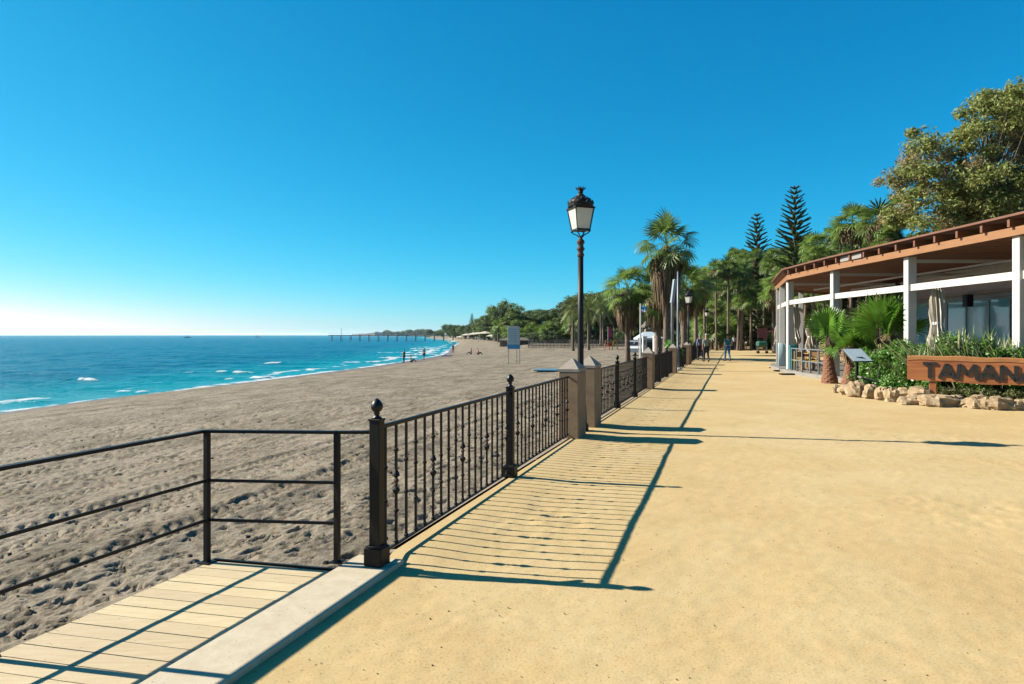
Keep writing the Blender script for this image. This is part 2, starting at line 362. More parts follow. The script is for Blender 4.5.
def sea_mat():
    m = bpy.data.materials.new('sea_water'); m.use_nodes = True; nt = m.node_tree; N = nt.nodes; L = nt.links; b = N['Principled BSDF']
    b.inputs['IOR'].default_value = 1.33; b.inputs['Specular IOR Level'].default_value = 0.10
    sh = N.new('ShaderNodeAttribute'); sh.attribute_name = 'shallow'; fo = N.new('ShaderNodeAttribute'); fo.attribute_name = 'foam'
    tc = N.new('ShaderNodeTexCoord')
    n = N.new('ShaderNodeTexNoise'); n.inputs['Scale'].default_value = 0.05; n.inputs['Detail'].default_value = 5
    mp0 = N.new('ShaderNodeMapping'); mp0.inputs['Scale'].default_value = (0.3,1,1); L.new(tc.outputs['Object'], mp0.inputs[0]); L.new(mp0.outputs[0], n.inputs['Vector'])
    deep = N.new('ShaderNodeMixRGB'); deep.inputs[1].default_value = (.0,.070,.125,1); deep.inputs[2].default_value = (.0,.105,.16,1); L.new(n.outputs['Fac'], deep.inputs[0])
    c1 = N.new('ShaderNodeMixRGB'); L.new(sh.outputs['Fac'], c1.inputs[0]); L.new(deep.outputs[0], c1.inputs[1]); c1.inputs[2].default_value = (.0,.185,.22,1)
    nf = N.new('ShaderNodeTexNoise'); nf.inputs['Scale'].default_value = 5.0; nf.inputs['Detail'].default_value = 6; L.new(tc.outputs['Object'], nf.inputs['Vector'])
    ad = N.new('ShaderNodeMath'); ad.operation = 'MULTIPLY_ADD'; ad.inputs[1].default_value = 1.0; L.new(fo.outputs['Fac'], ad.inputs[0])
    sb = N.new('ShaderNodeMath'); sb.operation = 'MULTIPLY_ADD'; sb.inputs[1].default_value = 0.7; sb.inputs[2].default_value = -0.35; L.new(nf.outputs['Fac'], sb.inputs[0]); L.new(sb.outputs[0], ad.inputs[2])
    rp = N.new('ShaderNodeMapRange'); rp.inputs['From Min'].default_value = 0.28; rp.inputs['From Max'].default_value = 0.55; L.new(ad.outputs[0], rp.inputs[0])
    c2 = N.new('ShaderNodeMixRGB'); L.new(rp.outputs[0], c2.inputs[0]); L.new(c1.outputs[0], c2.inputs[1]); c2.inputs[2].default_value = (.45,.47,.48,1)
    L.new(c2.outputs[0], b.inputs['Base Color'])
    ro = N.new('ShaderNodeMapRange'); ro.inputs['To Min'].default_value = 0.22; ro.inputs['To Max'].default_value = 0.9; L.new(rp.outputs[0], ro.inputs[0]); L.new(ro.outputs[0], b.inputs['Roughness'])
    last = None
    for sc, st, dist in (((0.25,1,1), 0.35, 0.9), ((0.35,1,1), 1.6, 0.30), ((0.6,1,1), 7.0, 0.07)):
        mp = N.new('ShaderNodeMapping'); mp.inputs['Scale'].default_value = sc; L.new(tc.outputs['Object'], mp.inputs[0])
        nn = N.new('ShaderNodeTexNoise'); nn.inputs['Scale'].default_value = st; nn.inputs['Detail'].default_value = 5; nn.inputs['Roughness'].default_value = 0.6; L.new(mp.outputs[0], nn.inputs['Vector'])
        bp = N.new('ShaderNodeBump'); bp.inputs['Strength'].default_value = 1.0; bp.inputs['Distance'].default_value = dist; L.new(nn.outputs['Fac'], bp.inputs['Height'])
        if last: L.new(last, bp.inputs['Normal'])
        last = bp.outputs[0]
    L.new(last, b.inputs['Normal'])
    return m
me = make_sea(); me.materials.append(sea_mat()); struct(link(me, 'sea'))

# ---- far ground sheet under everything
M_soil = mat('park_soil', (.09,.085,.05), 0.95, color2=(.17,.13,.075), scale=0.35, bump=.4, bscale=3)
g = MB(); g.box((-40000,-3000,-9), (40000,40000,-8)); struct(g.build('ground', M_soil))
pg = MB(); ysp = [85,108,118,126,140,180,260,420,662,1000,1600,2600,4200]
L_ = [(float(backline(y))-0.5, y) for y in ysp[:11]] + [(-430,2600),(-900,4200)]
vs = []; fs = []
for i, (x, y) in enumerate(L_):
    vs += [(x, y, -0.9), (x+0.2, y, -0.10), (max(90, y*1.2), y, -0.10)]
for i in range(len(L_)-1):
    for j in range(2): fs.append((i*3+j, i*3+j+1, (i+1)*3+j+1, (i+1)*3+j))
pg.add(vs, fs); struct(pg.build('park_ground', M_soil))

# ---- promenade
KL, KR = -2.733, -2.348
PATH_Z = -0.035
def path_mat():
    m = mat('compacted_ochre_sand', (.55,.392,.180), 0.95, color2=(.63,.468,.232), scale=0.75, detail=14, bump=0.3, bscale=55, spec=0.12, bdist=0.006)
    nt = m.node_tree; N = nt.nodes; L = nt.links; b = N['Principled BSDF']; old = b.inputs['Base Color'].links[0].from_socket; tc = N['Texture Coordinate']
    # pale scuffed patches, and grit
    n = N.new('ShaderNodeTexNoise'); n.inputs['Scale'].default_value = 0.28; n.inputs['Detail'].default_value = 9; n.inputs['Roughness'].default_value = .7; n.inputs['Distortion'].default_value = .6; L.new(tc.outputs['Object'], n.inputs['Vector'])
    r = N.new('ShaderNodeValToRGB'); r.color_ramp.elements[0].position = .46; r.color_ramp.elements[0].color = (0,0,0,1); r.color_ramp.elements[1].position = .72; r.color_ramp.elements[1].color = (.75,.75,.75,1); L.new(n.outputs['Fac'], r.inputs[0])
    mx = N.new('ShaderNodeMixRGB'); L.new(r.outputs[0], mx.inputs[0]); L.new(old, mx.inputs[1]); mx.inputs[2].default_value = (.44,.345,.20,1)
    g = N.new('ShaderNodeTexNoise'); g.inputs['Scale'].default_value = 60; g.inputs['Detail'].default_value = 4; L.new(tc.outputs['Object'], g.inputs['Vector'])
    r2 = N.new('ShaderNodeValToRGB'); r2.color_ramp.elements[0].position = .30; r2.color_ramp.elements[0].color = (.78,.74,.68,1); r2.color_ramp.elements[1].position = .46; r2.color_ramp.elements[1].color = (1,1,1,1); L.new(g.outputs['Fac'], r2.inputs[0])
    g3 = N.new('ShaderNodeTexNoise'); g3.inputs['Scale'].default_value = 7; g3.inputs['Detail'].default_value = 10; g3.inputs['Roughness'].default_value=.75; L.new(tc.outputs['Object'], g3.inputs['Vector'])
    r3 = N.new('ShaderNodeValToRGB'); r3.color_ramp.elements[0].position = .32; r3.color_ramp.elements[0].color = (.92,.90,.87,1); r3.color_ramp.elements[1].position = .6; r3.color_ramp.elements[1].color = (1,1,1,1); L.new(g3.outputs['Fac'], r3.inputs[0])
    mu = N.new('ShaderNodeMixRGB'); mu.blend_type = 'MULTIPLY'; mu.inputs[0].default_value = 1; L.new(mx.outputs[0], mu.inputs[1]); L.new(r2.outputs[0], mu.inputs[2])
    mu2 = N.new('ShaderNodeMixRGB'); mu2.blend_type = 'MULTIPLY'; mu2.inputs[0].default_value = 1; L.new(mu.outputs[0], mu2.inputs[1]); L.new(r3.outputs[0], mu2.inputs[2])
    L.new(mu2.outputs[0], b.inputs['Base Color'])
    return m
def make_path():
    rows, cols = 620, 420
    ys = np.concatenate([[-30.,-6.,0.,1.5], 1.9*np.exp(np.linspace(0, math.log(120/1.9), rows-4))])
    xl = (KL+0.17+ST*ys)/CT; xr = np.maximum(0.95*np.abs(ys)+4, xl+10)+np.where(ys>60,30,0)+np.where(ys<1,25,0)
    t = np.linspace(0, 1, cols); X = xl[:,None]*(1-t)+xr[:,None]*t; Y = np.repeat(ys[:,None], cols, 1)
    near = sstep(25, 8, Y)
    vq = CT*X-ST*Y; edge = sstep(0, 0.4, vq-KR); lift = sstep(4.5, 4.8, ST*X+CT*Y)*(1-sstep(-2.42, -1.7, vq))
    H = PATH_Z + .031*lift + edge*(0.012*fbm(X*0.4, Y*0.4, 3, 101) + near*(0.0045*fbm(X*3, Y*3, 4, 104) + 0.003*fbm(X*14, Y*14, 2, 108)))
    for (cx_, cy_, r_) in ((-14,2,21.5),(-14,2,22.9),(30,4,24),(30,4,25.3)):
        dd = np.hypot(X-cx_, Y-cy_)-r_; H += near*edge*(-.0028*np.exp(-(dd/.10)**4)*(1+.5*np.sin(np.arctan2(Y-cy_,X-cx_)*r_*2*math.pi/.09)) + .0018*np.exp(-((np.abs(dd)-.15)/.04)**2))*sstep(-.1,.3,fbm(X*.3+r_,Y*.3,2,130))
    sc = sstep(0.15, 0.5, fbm(X*0.45+3, Y*0.45, 3, 120))
    H += near*edge*sc*0.012*fbm(X*7, Y*7, 3, 111)
    rnd = random.Random(5)
    V = np.stack([X, Y, H], -1).reshape(-1, 3); idx = np.arange(len(ys)*cols).reshape(len(ys), cols)
    F = np.stack([idx[:-1,:-1], idx[:-1,1:], idx[1:,1:], idx[1:,:-1]], -1).reshape(-1, 4)
    return npmesh('promenade_path', V, F, path_mat(), True)
struct(link(make_path(), 'promenade_path'))
# scattered grit on the path: nobody could count it
def pebble_field(n, seed, sizes, name, m, region):
    rnd = random.Random(seed); b = MB()
    for _ in range(n):
        x, y, z = region(rnd); r = sizes[0]*math.exp(rnd.random()**2*math.log(sizes[1]/sizes[0]))
        a = rnd.random()*6.28; ca, sa = math.cos(a), math.sin(a)
        v = []
        for k in range(5):
            t = k*1.2566; rr = r*(.7+.5*rnd.random()); v.append((x+rr*math.cos(t+a), y+rr*.7*math.sin(t+a), z-r*.3))
        for k in range(5):
            t = k*1.2566+.5; rr = r*(.45+.35*rnd.random()); v.append((x+rr*math.cos(t+a), y+rr*.7*math.sin(t+a), z+r*.5))
        b.add(v, [(5,6,7,8,9)]+[(k,(k+1)%5,5+(k+1)%5,5+k) for k in range(5)])
    o = b.build(name, m); o['kind'] = 'stuff'; return o
M_grit = mat('path_grit', (.36,.26,.14), .9, island=.45)
def reg_path(r):
    y = 2.2*math.exp(r.random()*math.log(16/2.2)); xl = (KR+.05+ST*y)/CT; x = xl + r.random()**1.2*(0.85*y+3-xl+1); return x, y, PATH_Z+.002
o = pebble_field(2600, 5, (.002,.008), 'path_grit', M_grit, reg_path); tag(o, 'small loose grit scattered over the ochre sand path', 'gravel')
M_weed = mat('dry_seaweed_crumbs', (.05,.035,.02), .9, island=.5)
def reg_beach(r):
    y = 4*math.exp(r.random()*math.log(60/4)); b_, w_ = float(backline(y)), float(waterline(y)); x = b_-.3-r.random()*min(b_-w_-2, 1.0*y+6); return x, y, beach_z(x, y)+.012
o = pebble_field(1500, 9, (.006,.035), 'seaweed_crumbs', M_weed, reg_beach); tag(o, 'dark dry seaweed crumbs scattered over the beach sand', 'seaweed')
# kerb
M_conc = mat('pale_concrete', (.50,.405,.265), .85, color2=(.64,.54,.385), scale=9, detail=12, bump=.3, bscale=60, bdist=.004)
def band(s0, s1, v0, v1, z0, z1, name, m, n=1, bev=.006):
    b = MB()
    for i in range(n):
        a = s0+(s1-s0)*i/n; c = s0+(s1-s0)*(i+1)/n-(.006 if n > 1 else 0)
        M = Matrix.Rotation(-TH, 4, 'Z')
        b.box((v0, a, z0), (v1, c, z1), M, bev)
    return b.build(name, m)
struct(band(-6, 4.62, KL, KR, -0.6, 0.0, 'kerb', M_conc, 2))
struct(band(4.622, 90, KL+.115, KL+.215, -0.6, -0.004, 'kerb', mat('sandy_wall_top', (.30,.22,.14), .9, color2=(.40,.33,.24), scale=3, detail=10, bump=.4, bscale=30), 20))
# boardwalk
M_plank = mat('bleached_pine_planks', (.52,.385,.205), .75, color2=(.66,.525,.31), scale=3.5, detail=10, bump=.4, bscale=30, stretch=(1.2,10,1), island=.09, bdist=.004)
DZ = -0.05
M_joist = mat('weathered_joist', (.16,.12,.08), .9)
def boardwalk():
    t = thing('boardwalk', 'pale timber boardwalk of cross planks beside the concrete kerb', 'boardwalk', pv(2, -3.25, DZ))
    b = MB(); pd = Vector((math.cos(R(13)), -math.sin(R(13)), 0)); W = 0.147
    # each plank runs along pd between the two side lines v=-3.80 and v=KL
    along = Vector((ST, CT, 0)); o0 = t.location
    def cut(s, v): return pv(s, v)
    skew = math.tan(R(18.0-13.0))      # planks lean against the promenade's square
    s = 4.26; 
    for i in range(56):
        sa = s - i*W; sb = sa - W + 0.007
        pts = [cut(sa, -3.80), cut(sa+skew*(-(-3.80)+KL-.008), KL-.008), cut(sb+skew*(3.80+KL-.008), KL-.008), cut(sb, -3.80)]
        pts = [(p.x-o0.x, p.y-o0.y) for p in pts][::-1]
        z = random.uniform(-.0015, .0015)
        b.prism(pts, -.028+z, z)
    b.build('deck_planks', M_plank, t)
    b = MB()
    for v in (-3.78, -3.25, KL-.06):
        p, q = pv(-4, v, DZ-.085)-o0, pv(4.2, v, DZ-.085)-o0; b.bar(p, q, .045, .11)
    b.build('joists', M_joist, t)
    # end trim in dark steel
    p, q = pv(4.285, -3.8, DZ-.01)-o0, pv(4.285+skew*1.06, KL, DZ-.01)-o0
    b = MB(); b.bar(p, q, .02, .045); b.build('edge_trim', M_black, t)
M_black = mat('black_painted_steel', (.005,.005,.006), .5, spec=.25, var=.25, scale=20, bump=.12, bscale=60, bdist=.003)
M_iron = mat('worn_black_iron', (.005,.005,.006), .5, color2=(.014,.010,.008), spec=.22, scale=7, bump=.25, bscale=45, bdist=.004)
M_rust = mat('rusty_iron', (.09,.035,.014), .8, color2=(.02,.017,.015), scale=20, bump=.3, bscale=80)
boardwalk()
def reg_deck(r):
    s_ = -1+r.random()*5.1; p = pv(s_, -3.79+.9*r.random()**2.6 if r.random() < .7 else KL+.02+.34*r.random()); return p.x, p.y, (DZ if CT*p.x-ST*p.y < KL else 0)+.002
o = pebble_field(1500, 12, (.001,.003), 'blown_sand_grains', mat('blown_sand', (.36,.29,.20), .95, island=.4), reg_deck); tag(o, 'grains of beach sand blown over the boardwalk and kerb', 'sand')
def railing():
    t = thing('metal_railing', 'black three-bar steel railing around the boardwalk', 'railing', pv(4.22, -3.81, DZ)); o0 = t.location
    sp = [4.22, 2.60, 0.98, -0.64]
    for s in sp:
        p = pv(s, -3.81, DZ)-o0; b = MB(); M = Matrix.Translation(p) @ Matrix.Rotation(-TH, 4, 'Z')
        b.cbox((0,0,.494), (.04,.04,.988), M, .003); b.cbox((0,0,.004), (.10,.10,.008), M); b.build('post', M_black, t)
    e = px(337, 5.05, 0.0)
    b = MB(); M = Matrix.Translation(Vector((e.x, e.y, 0))-o0) @ Matrix.Rotation(-TH, 4, 'Z')
    b.cbox((0,0,.475), (.04,.04,.95), M, .003); b.cbox((0,0,.004), (.09,.09,.008), M); b.build('post', M_black, t)
    c = pv(4.22, -3.81)
    z3 = (.948, .575, .275)
    pf = pv(4.52, -2.58)   # the iron fence post
    for i, z in enumerate(z3):
        a = Vector((c.x, c.y, z))-o0; q = pv(-0.9, -3.81, z)-o0; d = Vector((e.x, e.y, z+.012))-o0
        if i == 0:
            b = MB(); b.bar(a+Vector((-.02,.02,0)), q, .045, .022); b.bar(a+Vector((-.02,0,0)), d, .045, .022); b.bar(d, Vector((pf.x, pf.y, .955))-o0, .045, .022); b.build('handrail', M_black, t)
        else:
            b = MB(); b.bar(a, q, .012, .022); b.bar(a, d, .012, .022); b.build('rail', M_black, t)
railing()
# ------------------------------------------------------------------ promenade fence
def fv(s): return max(-2.56, -2.487-.0115*(s-4.45))
M_pillar = mat('weathered_rendered_stone', (.26,.160,.088), .85, color2=(.38,.25,.145), scale=4, detail=10, bump=.4, bscale=35, bdist=.006)
M_cap = mat('pale_stone_cap', (.38,.32,.25), .8, color2=(.30,.24,.19), scale=9, detail=10, bump=.35, bscale=40, bdist=.005)
def post_meshes():
    b = MB(); b.cbox((0,0,.60), (.084,.084,.93), None, .005); b.cbox((0,0,1.060), (.094,.094,.016), None, .003)
    shaft = b.mesh('shaft', M_iron)
    b = MB(); b.cbox((0,0,.067), (.142,.142,.134), None, .006); b.cbox((0,0,.139), (.118,.118,.012), None, .003); base = b.mesh('base_block', M_iron)
    b = MB(); b.lathe([(.034,1.068),(.036,1.078),(.020,1.086),(.017,1.098),(.027,1.106),(.018,1.114),(.036,1.128),(.045,1.148),(.044,1.168),(.034,1.190),(.017,1.208),(.004,1.216)], 14)
    fin = b.mesh('finial', mat('smooth_black_iron', (.006,.006,.007), .4, spec=.3), True)
    return shaft, base, fin
PM = post_meshes()
def fence_post(s, label):
    t = thing('fence_post', label, 'fence post', pv(s, fv(s)), -TH, 'black iron posts of the promenade fence')
    for n, me in zip(('shaft','base_block','finial'), PM): link(me, n, t)
H0, H1 = .065, 1.00
def bal_mesh(kind):
    b = MB(); r = .0088
    b.cbox((0,0,(H0+H1)/2), (2*r,2*r,H1-H0))
    def col(z): b.lathe([(.010,z-.014),(.0185,z-.008),(.0185,z+.008),(.010,z+.014)], 8)
    col(H0+.016)
    b.lathe([(.012,H0+.0),(.020,H0+.004),(.010,H0+.022)], 8)
    if kind == 0: col(.685); col(.43)
    elif kind == 1: col(.80); col(.63); col(.34)
    elif kind == 2: col(.60); col(.36)
    b2 = None
    if kind == 3:
        col(.79); col(.32)
        b.lathe([(.007,.655),(.010,.640),(.026,.605),(.030,.590),(.016,.580),(.008,.574)], 10)
        b.lathe([(.007,.430),(.012,.442),(.028,.470),(.030,.486),(.015,.498),(.008,.504)], 10)
        b2 = MB(); b2.lathe([(.008,.571),(.018,.562),(.021,.552),(.013,.540),(.012,.532),(.017,.522),(.010,.508)], 10)
    return b.mesh('baluster', M_iron), (b2.mesh('knot', M_rust) if b2 else None)
BM = [bal_mesh(k) for k in range(4)]
SEQ = [0,3,0,1,2,3,2,1]
def fence_panel(s0, s1, label, detail):
    t = thing('iron_balustrade', label, 'fence', pv(s0, fv(s0)), -TH+math.atan2(fv(s0)-fv(s1), s1-s0), 'iron fence sections along the promenade')
    L = s1-s0
    b = MB(); b.box((-.021,0,H1-.002), (.021,L,H1+.014), None, .004); b.box((-.011,0,H1-.014), (.011,L,H1-.003)); b.build('top_rail', M_iron, t)
    b = MB(); b.box((-.015,0,H0-.012), (.015,L,H0+.002), None, .003); b.build('bottom_rail', M_iron, t)
    n = max(2, round(L/.172)); 
    if detail:
        for i in range(n):
            me, kn = BM[SEQ[i % 8]]; o = link(me, 'baluster', t, (0,(i+.5)*L/n,0))
            if kn: link(kn, 'knot', o)
    else:
        # too small in the photo to show their ornament: the balusters stay a part each, plain shape
        for i in range(n): link(BM[SEQ[i % 8]][0], 'baluster', t, (0,(i+.5)*L/n,0))
def pillar_meshes():
    b = MB(); b.box((-.165,-.30,-.02), (.165,.30,1.075), None, .012); sh = b.mesh('shaft', M_pillar)
    b = MB(); vs = []
    hw, hl = .169, .304
    z0, z1, z2 = 1.077, 1.125, 1.29
    vs = [(-hw,-hl,z0),(hw,-hl,z0),(hw,hl,z0),(-hw,hl,z0),(-hw,-hl,z1),(hw,-hl,z1),(hw,hl,z1),(-hw,hl,z1),(-.012,-.03,z2),(.012,-.03,z2),(.012,.03,z2),(-.012,.03,z2)]
    b.add(vs, [(3,2,1,0)]+[(i,(i+1)%4,4+(i+1)%4,4+i) for i in range(4)]+[(4+i,4+(i+1)%4,8+(i+1)%4,8+i) for i in range(4)]+[(8,9,10,11)])
    return sh, b.mesh('cap', M_cap)
PLM = pillar_meshes()
def pillar(s, label):
    t = thing('stone_pillar', label, 'pillar', pv(s, fv(s)), -TH, 'stone pillars of the promenade fence')
    link(PLM[0], 'shaft', t); link(PLM[1], 'cap', t)
MOD = 28.85
items = [('p',4.45),('p',7.70),('P',11.14),('P',12.55),('p',15.75),('p',18.7),('P',21.75),('p',25.0),('p',27.95),('P',30.9),('p',34.0),('p',37.0),('P',39.95),('P',41.4)]
for k in (1, 2):
    items += [(a, s+MOD*k) for a, s in items[4:14] if s+MOD*k < 84] if k == 1 else [(a, s+MOD*2) for a, s in items[4:14] if s+MOD*2 < 84]
pi = po = pa = 0
near_l = {0: 'black iron fence post with ball finial at the end of the boardwalk', 1: 'black iron fence post with ball finial between the first and second fence sections'}
for i, (a, s) in enumerate(items):
    if a == 'p':
        fence_post(s, near_l.get(po, 'slim black iron post with finial, %s along the fence from the boardwalk' % ORD[po])); po += 1
    else:
        fence_l = {0: 'tan stone pillar with pyramid cap, nearest the camera, before the tall lamp', 1: 'tan stone pillar with pyramid cap just behind the tall lamp'}
        pillar(s, fence_l.get(pi, 'tan stone pillar with pyramid cap, %s along the fence from the boardwalk' % ORD[pi])); pi += 1
    if i+1 < len(items):
        a2, s2 = items[i+1]; g0 = .043 if a == 'p' else .302; g1 = .043 if a2 == 'p' else .302
        if s2-s > 1.6:
            fence_panel(s+g0, s2-g1, 'black iron fence section with knotted balusters, %s along the promenade from the boardwalk' % ORD[pa], s < 22); pa += 1
# ------------------------------------------------------------------ street lamps
M_lampglass = mat('milky_lamp_glass', (1.1,1.08,1.0), .25, trans=.5)
M_lampiron = mat('dark_lamp_iron', (.007,.007,.008), .5, spec=.25, color2=(.016,.012,.010), scale=12, bump=.2, bscale=50, bdist=.003)
def street_lamp():
    t = thing('street_lamp', 'tall black classical street lamp rising between the two nearest stone pillars', 'street lamp', pv(11.80, -2.565), 0, 'black lanterns on poles along the promenade fence')
    b = MB()
    b.lathe([(.14,-.02),(.14,.10),(.11,.14),(.10,.45),(.085,.50),(.072,.56),(.060,.62),(.055,.70),(.052,1.9),(.048,3.05)], 18); b.build('pole', M_lampiron, t, smooth=True)
    b = MB()
    b.lathe([(.047,3.05),(.062,3.07),(.062,3.10),(.048,3.12),(.050,3.16),(.070,3.18),(.070,3.21),(.050,3.23),(.052,3.28),(.072,3.30),(.066,3.34),(.035,3.37),(.030,3.42)], 18); b.build('collar', M_rust, t, smooth=True)
    rz = R(20)
    lan = link(None, 'lantern', t, (0,0,0), rz) if False else None
    b = MB()
    # cradle: four curved arms holding the glass box
    hb, ht = .120, .175; zb, zt = 3.525, 3.905
    for sx, sy in ((1,1),(1,-1),(-1,1),(-1,-1)):
        b.tube([(0.02*sx,.02*sy,3.40),(.05*sx,.05*sy,3.44),(.10*sx,.10*sy,3.47),(hb*sx,hb*sy,zb)], [.012,.011,.010,.012], 6)
        b.tube([(hb*sx,hb*sy,zb),(ht*sx,ht*sy,zt)], .011, 6)
        b.lathe([(.004,zb-.045),(.014,zb-.03),(.016,zb-.015),(.010,zb)], 8, (hb*sx,hb*sy,0))
    for s_, z, h in ((hb, zb, .028), (ht+.006, zt, .03)):
        for k in range(4):
            M = Matrix.Rotation(k*math.pi/2, 4, 'Z'); b.cbox((0, s_, z), (2*s_+.02, .022, h), M)
    b.box((-.11,-.11,zb-.012), (.11,.11,zb-.004))
    frame = b.build('lantern_frame', M_lampiron, t, rz=rz)
    b = MB()
    for k in range(4):
        M = Matrix.Rotation(k*math.pi/2, 4, 'Z'); a, c = hb-.006, ht-.006
        vs = [(-a+.01,a-.004,zb+.014),(a-.01,a-.004,zb+.014),(c-.01,c-.004,zt-.012),(-c+.01,c-.004,zt-.012)]
        vs = [M@Vector(v) for v in vs]+[M@(Vector(v)+Vector((0,.004,0))) for v in vs]
        b.add(vs, [(0,1,2,3),(7,6,5,4),(0,4,5,1),(1,5,6,2),(2,6,7,3),(3,7,4,0)])
    b.build('glass', M_lampglass, t, rz=rz)
    b = MB()
    b.lathe([(.18,3.912),(.224,3.92),(.232,3.945),(.220,3.955),(.224,3.99),(.200,4.01),(.185,4.045),(.150,4.085),(.105,4.115),(.075,4.13),(.070,4.145),(.050,4.155),(.036,4.175),(.046,4.19),(.040,4.205)], 20)
    for k in range(12):       # scalloped crest round the rim
        a = 2*math.pi*k/12; c, s_ = math.cos(a), math.sin(a); r = .222
        M = Matrix.Translation((r*c, r*s_, 3.985)) @ Matrix.Rotation(a, 4, 'Z')
        b.add([M@Vector(v) for v in ((-.008,-.045,0),(.008,-.045,0),(.008,.045,0),(-.008,.045,0),(-.004,-.018,.045),(.006,-.018,.045),(.006,.018,.045),(-.004,.018,.045),(0,0,.062))],
              [(3,2,1,0),(0,1,5,4),(1,2,6,5),(2,3,7,6),(3,0,4,7),(4,5,8),(5,6,8),(6,7,8),(7,4,8)])
        b.lathe([(.010,0),(.016,.012),(.012,.024),(.004,.034)], 6, (.17*c, .17*s_, 4.05))
    b.build('roof', M_lampiron, t)
    b = MB(); b.lathe([(.040,4.205),(.052,4.215),(.044,4.23),(.050,4.245)], 12)
    for k in range(6):
        a = 2*math.pi*k/6; b.tube([(.045*math.cos(a),.045*math.sin(a),4.235),(.078*math.cos(a),.078*math.sin(a),4.262),(.085*math.cos(a),.085*math.sin(a),4.285)], [.012,.013,.005], 6)
    b.lathe([(.02,4.24),(.026,4.26),(.010,4.29),(.003,4.30)], 8); b.build('finial', M_lampiron, t)
    return t
lamp = street_lamp()
dup(lamp, pv(11.80+MOD, -2.5), R(30), 'black street lamp rising from the fence behind the grey light pole')
dup(lamp, pv(11.80+2*MOD, -2.5), R(10), 'small distant black street lamp near the walkers and palm grove')
# ------------------------------------------------------------------ seaside furniture near the fence
M_grey = mat('galvanised_grey_metal', (.20,.23,.26), .45, metal=.2, var=.1, scale=6)
M_white = mat('white_paint', (.66,.65,.62), .55, var=.05, scale=5, bump=.1, bscale=20, bdist=.003)
t = thing('light_pole', 'slim grey light pole standing on the path in front of the fence', 'light pole', px(678, 32.4, PATH_Z))
b = MB(); b.lathe([(.075,.0),(.075,.4),(.06,.42),(.05,2.4),(.04,4.72),(.0,4.73)], 14); b.build('pole', M_grey, t, smooth=True)
b = MB(); b.lathe([(.19,0),(.19,.10),(.15,.16),(.10,.17)], 14); b.build('base', M_white, t)
t = thing('light_pole', 'grey pole with a tall pale slanted panel on top, left of the other pole', 'light pole', px(672.3, 33.0, -.4))
b = MB(); b.tube([(0,0,0),(0,0,3.6),(.05,0,4.2)], .065, 12); b.build('pole', M_grey, t, smooth=True)
b = MB(); M = Matrix.Translation((.06,0,4.2)) @ Matrix.Rotation(R(7), 4, 'Y'); b.cbox((0,0,0), (.14,.30,1.15), M, .01); b.build('panel', mat('pale_panel', (.30,.35,.38), .5), t)
# ------------------------------------------------------------------ vegetation
M_trunk = mat('palm_trunk', (.12,.085,.06), .95, color2=(.23,.175,.125), scale=3, stretch=(1,1,5), detail=8, bump=.8, bscale=9, bdist=.04, objrand=.15)
M_bark = mat('grey_brown_bark', (.11,.08,.055), .95, color2=(.20,.155,.11), scale=5, stretch=(1,1,.4), bump=.7, bscale=12, bdist=.03)
M_skirt = mat('dead_palm_fronds', (.15,.095,.05), .95, island=.45, objrand=.1)
M_fan = mat('fan_palm_leaf', (0.172,0.262,0.052), .45, island=.5, trans=.42, objrand=.22, spec=.4)
M_fanb = mat('bright_fan_palm_leaf', (0.138,0.290,0.030), .4, island=.3, trans=.35, spec=.4)
M_date = mat('date_palm_leaf', (0.207,0.248,0.076), .55, island=.3, trans=.3)
M_arau = mat('norfolk_pine_needles', (0.117,0.172,0.076), .7, island=.3, trans=.3)
M_olive = mat('olive_feathery_leaf', (0.276,0.304,0.069), .65, island=.5, trans=.42)
M_brown = mat('bronze_leaf', (0.373,0.276,0.117), .7, island=.4, trans=.35)
M_dark = mat('dark_evergreen_leaf', (0.090,0.145,0.041), .6, island=.5, trans=.30, objrand=.3)
M_mid = mat('mid_green_leaf', (0.159,0.228,0.055), .6, island=.5, trans=.36, objrand=.3)
M_hedge = mat('fresh_hedge_leaf', (0.117,0.262,0.028), .45, island=.5, trans=.25)
M_jun = mat('low_juniper', (.12,.13,.03), .7, island=.5, trans=.2)

def fan_geom(R_, n=18, spread=250, droop=.25, pet=.0, rnd=random, web=.62):
    'one fan leaf in local coords: opens along +X, normal +Z; returns verts, quads'
    V = []; F = []; sp = R(spread)
    for i in range(n):
        a = -sp/2 + sp*(i+.5)/n; ca, sa = math.cos(a), math.sin(a)
        L = R_*(.80+.2*math.cos(a*.6))*(.92+.16*rnd.random()); w0 = .012*R_; hw = L*math.tan(sp/n/2)*.62
        w = hw*web
        def P(r, off, z): return (r*ca-off*sa, r*sa+off*ca, z)
        d1 = -droop*R_*.10; d2 = -droop*R_*(.45+.35*rnd.random())
        o = len(V)
        V += [P(.03*R_,-w0,0), P(.03*R_,w0,0), P(.55*L,-w*1.0,d1), P(.55*L,w*1.0,d1+.05*R_*.3), P(.85*L,-w*.55,(d1+d2)/2), P(.85*L,w*.55,(d1+d2)/2), P(L,-w*.08,d2), P(L,w*.08,d2)]
        F += [(o,o+2,o+3,o+1),(o+2,o+4,o+5,o+3),(o+4,o+6,o+7,o+5)]
    return np.array(V), np.array(F)
def frame_from(d, roll=0.0):
    d = Vector(d).normalized(); s = Vector((0,0,1)).cross(d)
    if s.length < 1e-3: s = Vector((0,1,0))
    s.normalize(); u = d.cross(s)
    M = Matrix((d, s, u)).transposed()
    return M @ Matrix.Rotation(roll, 3, 'X')
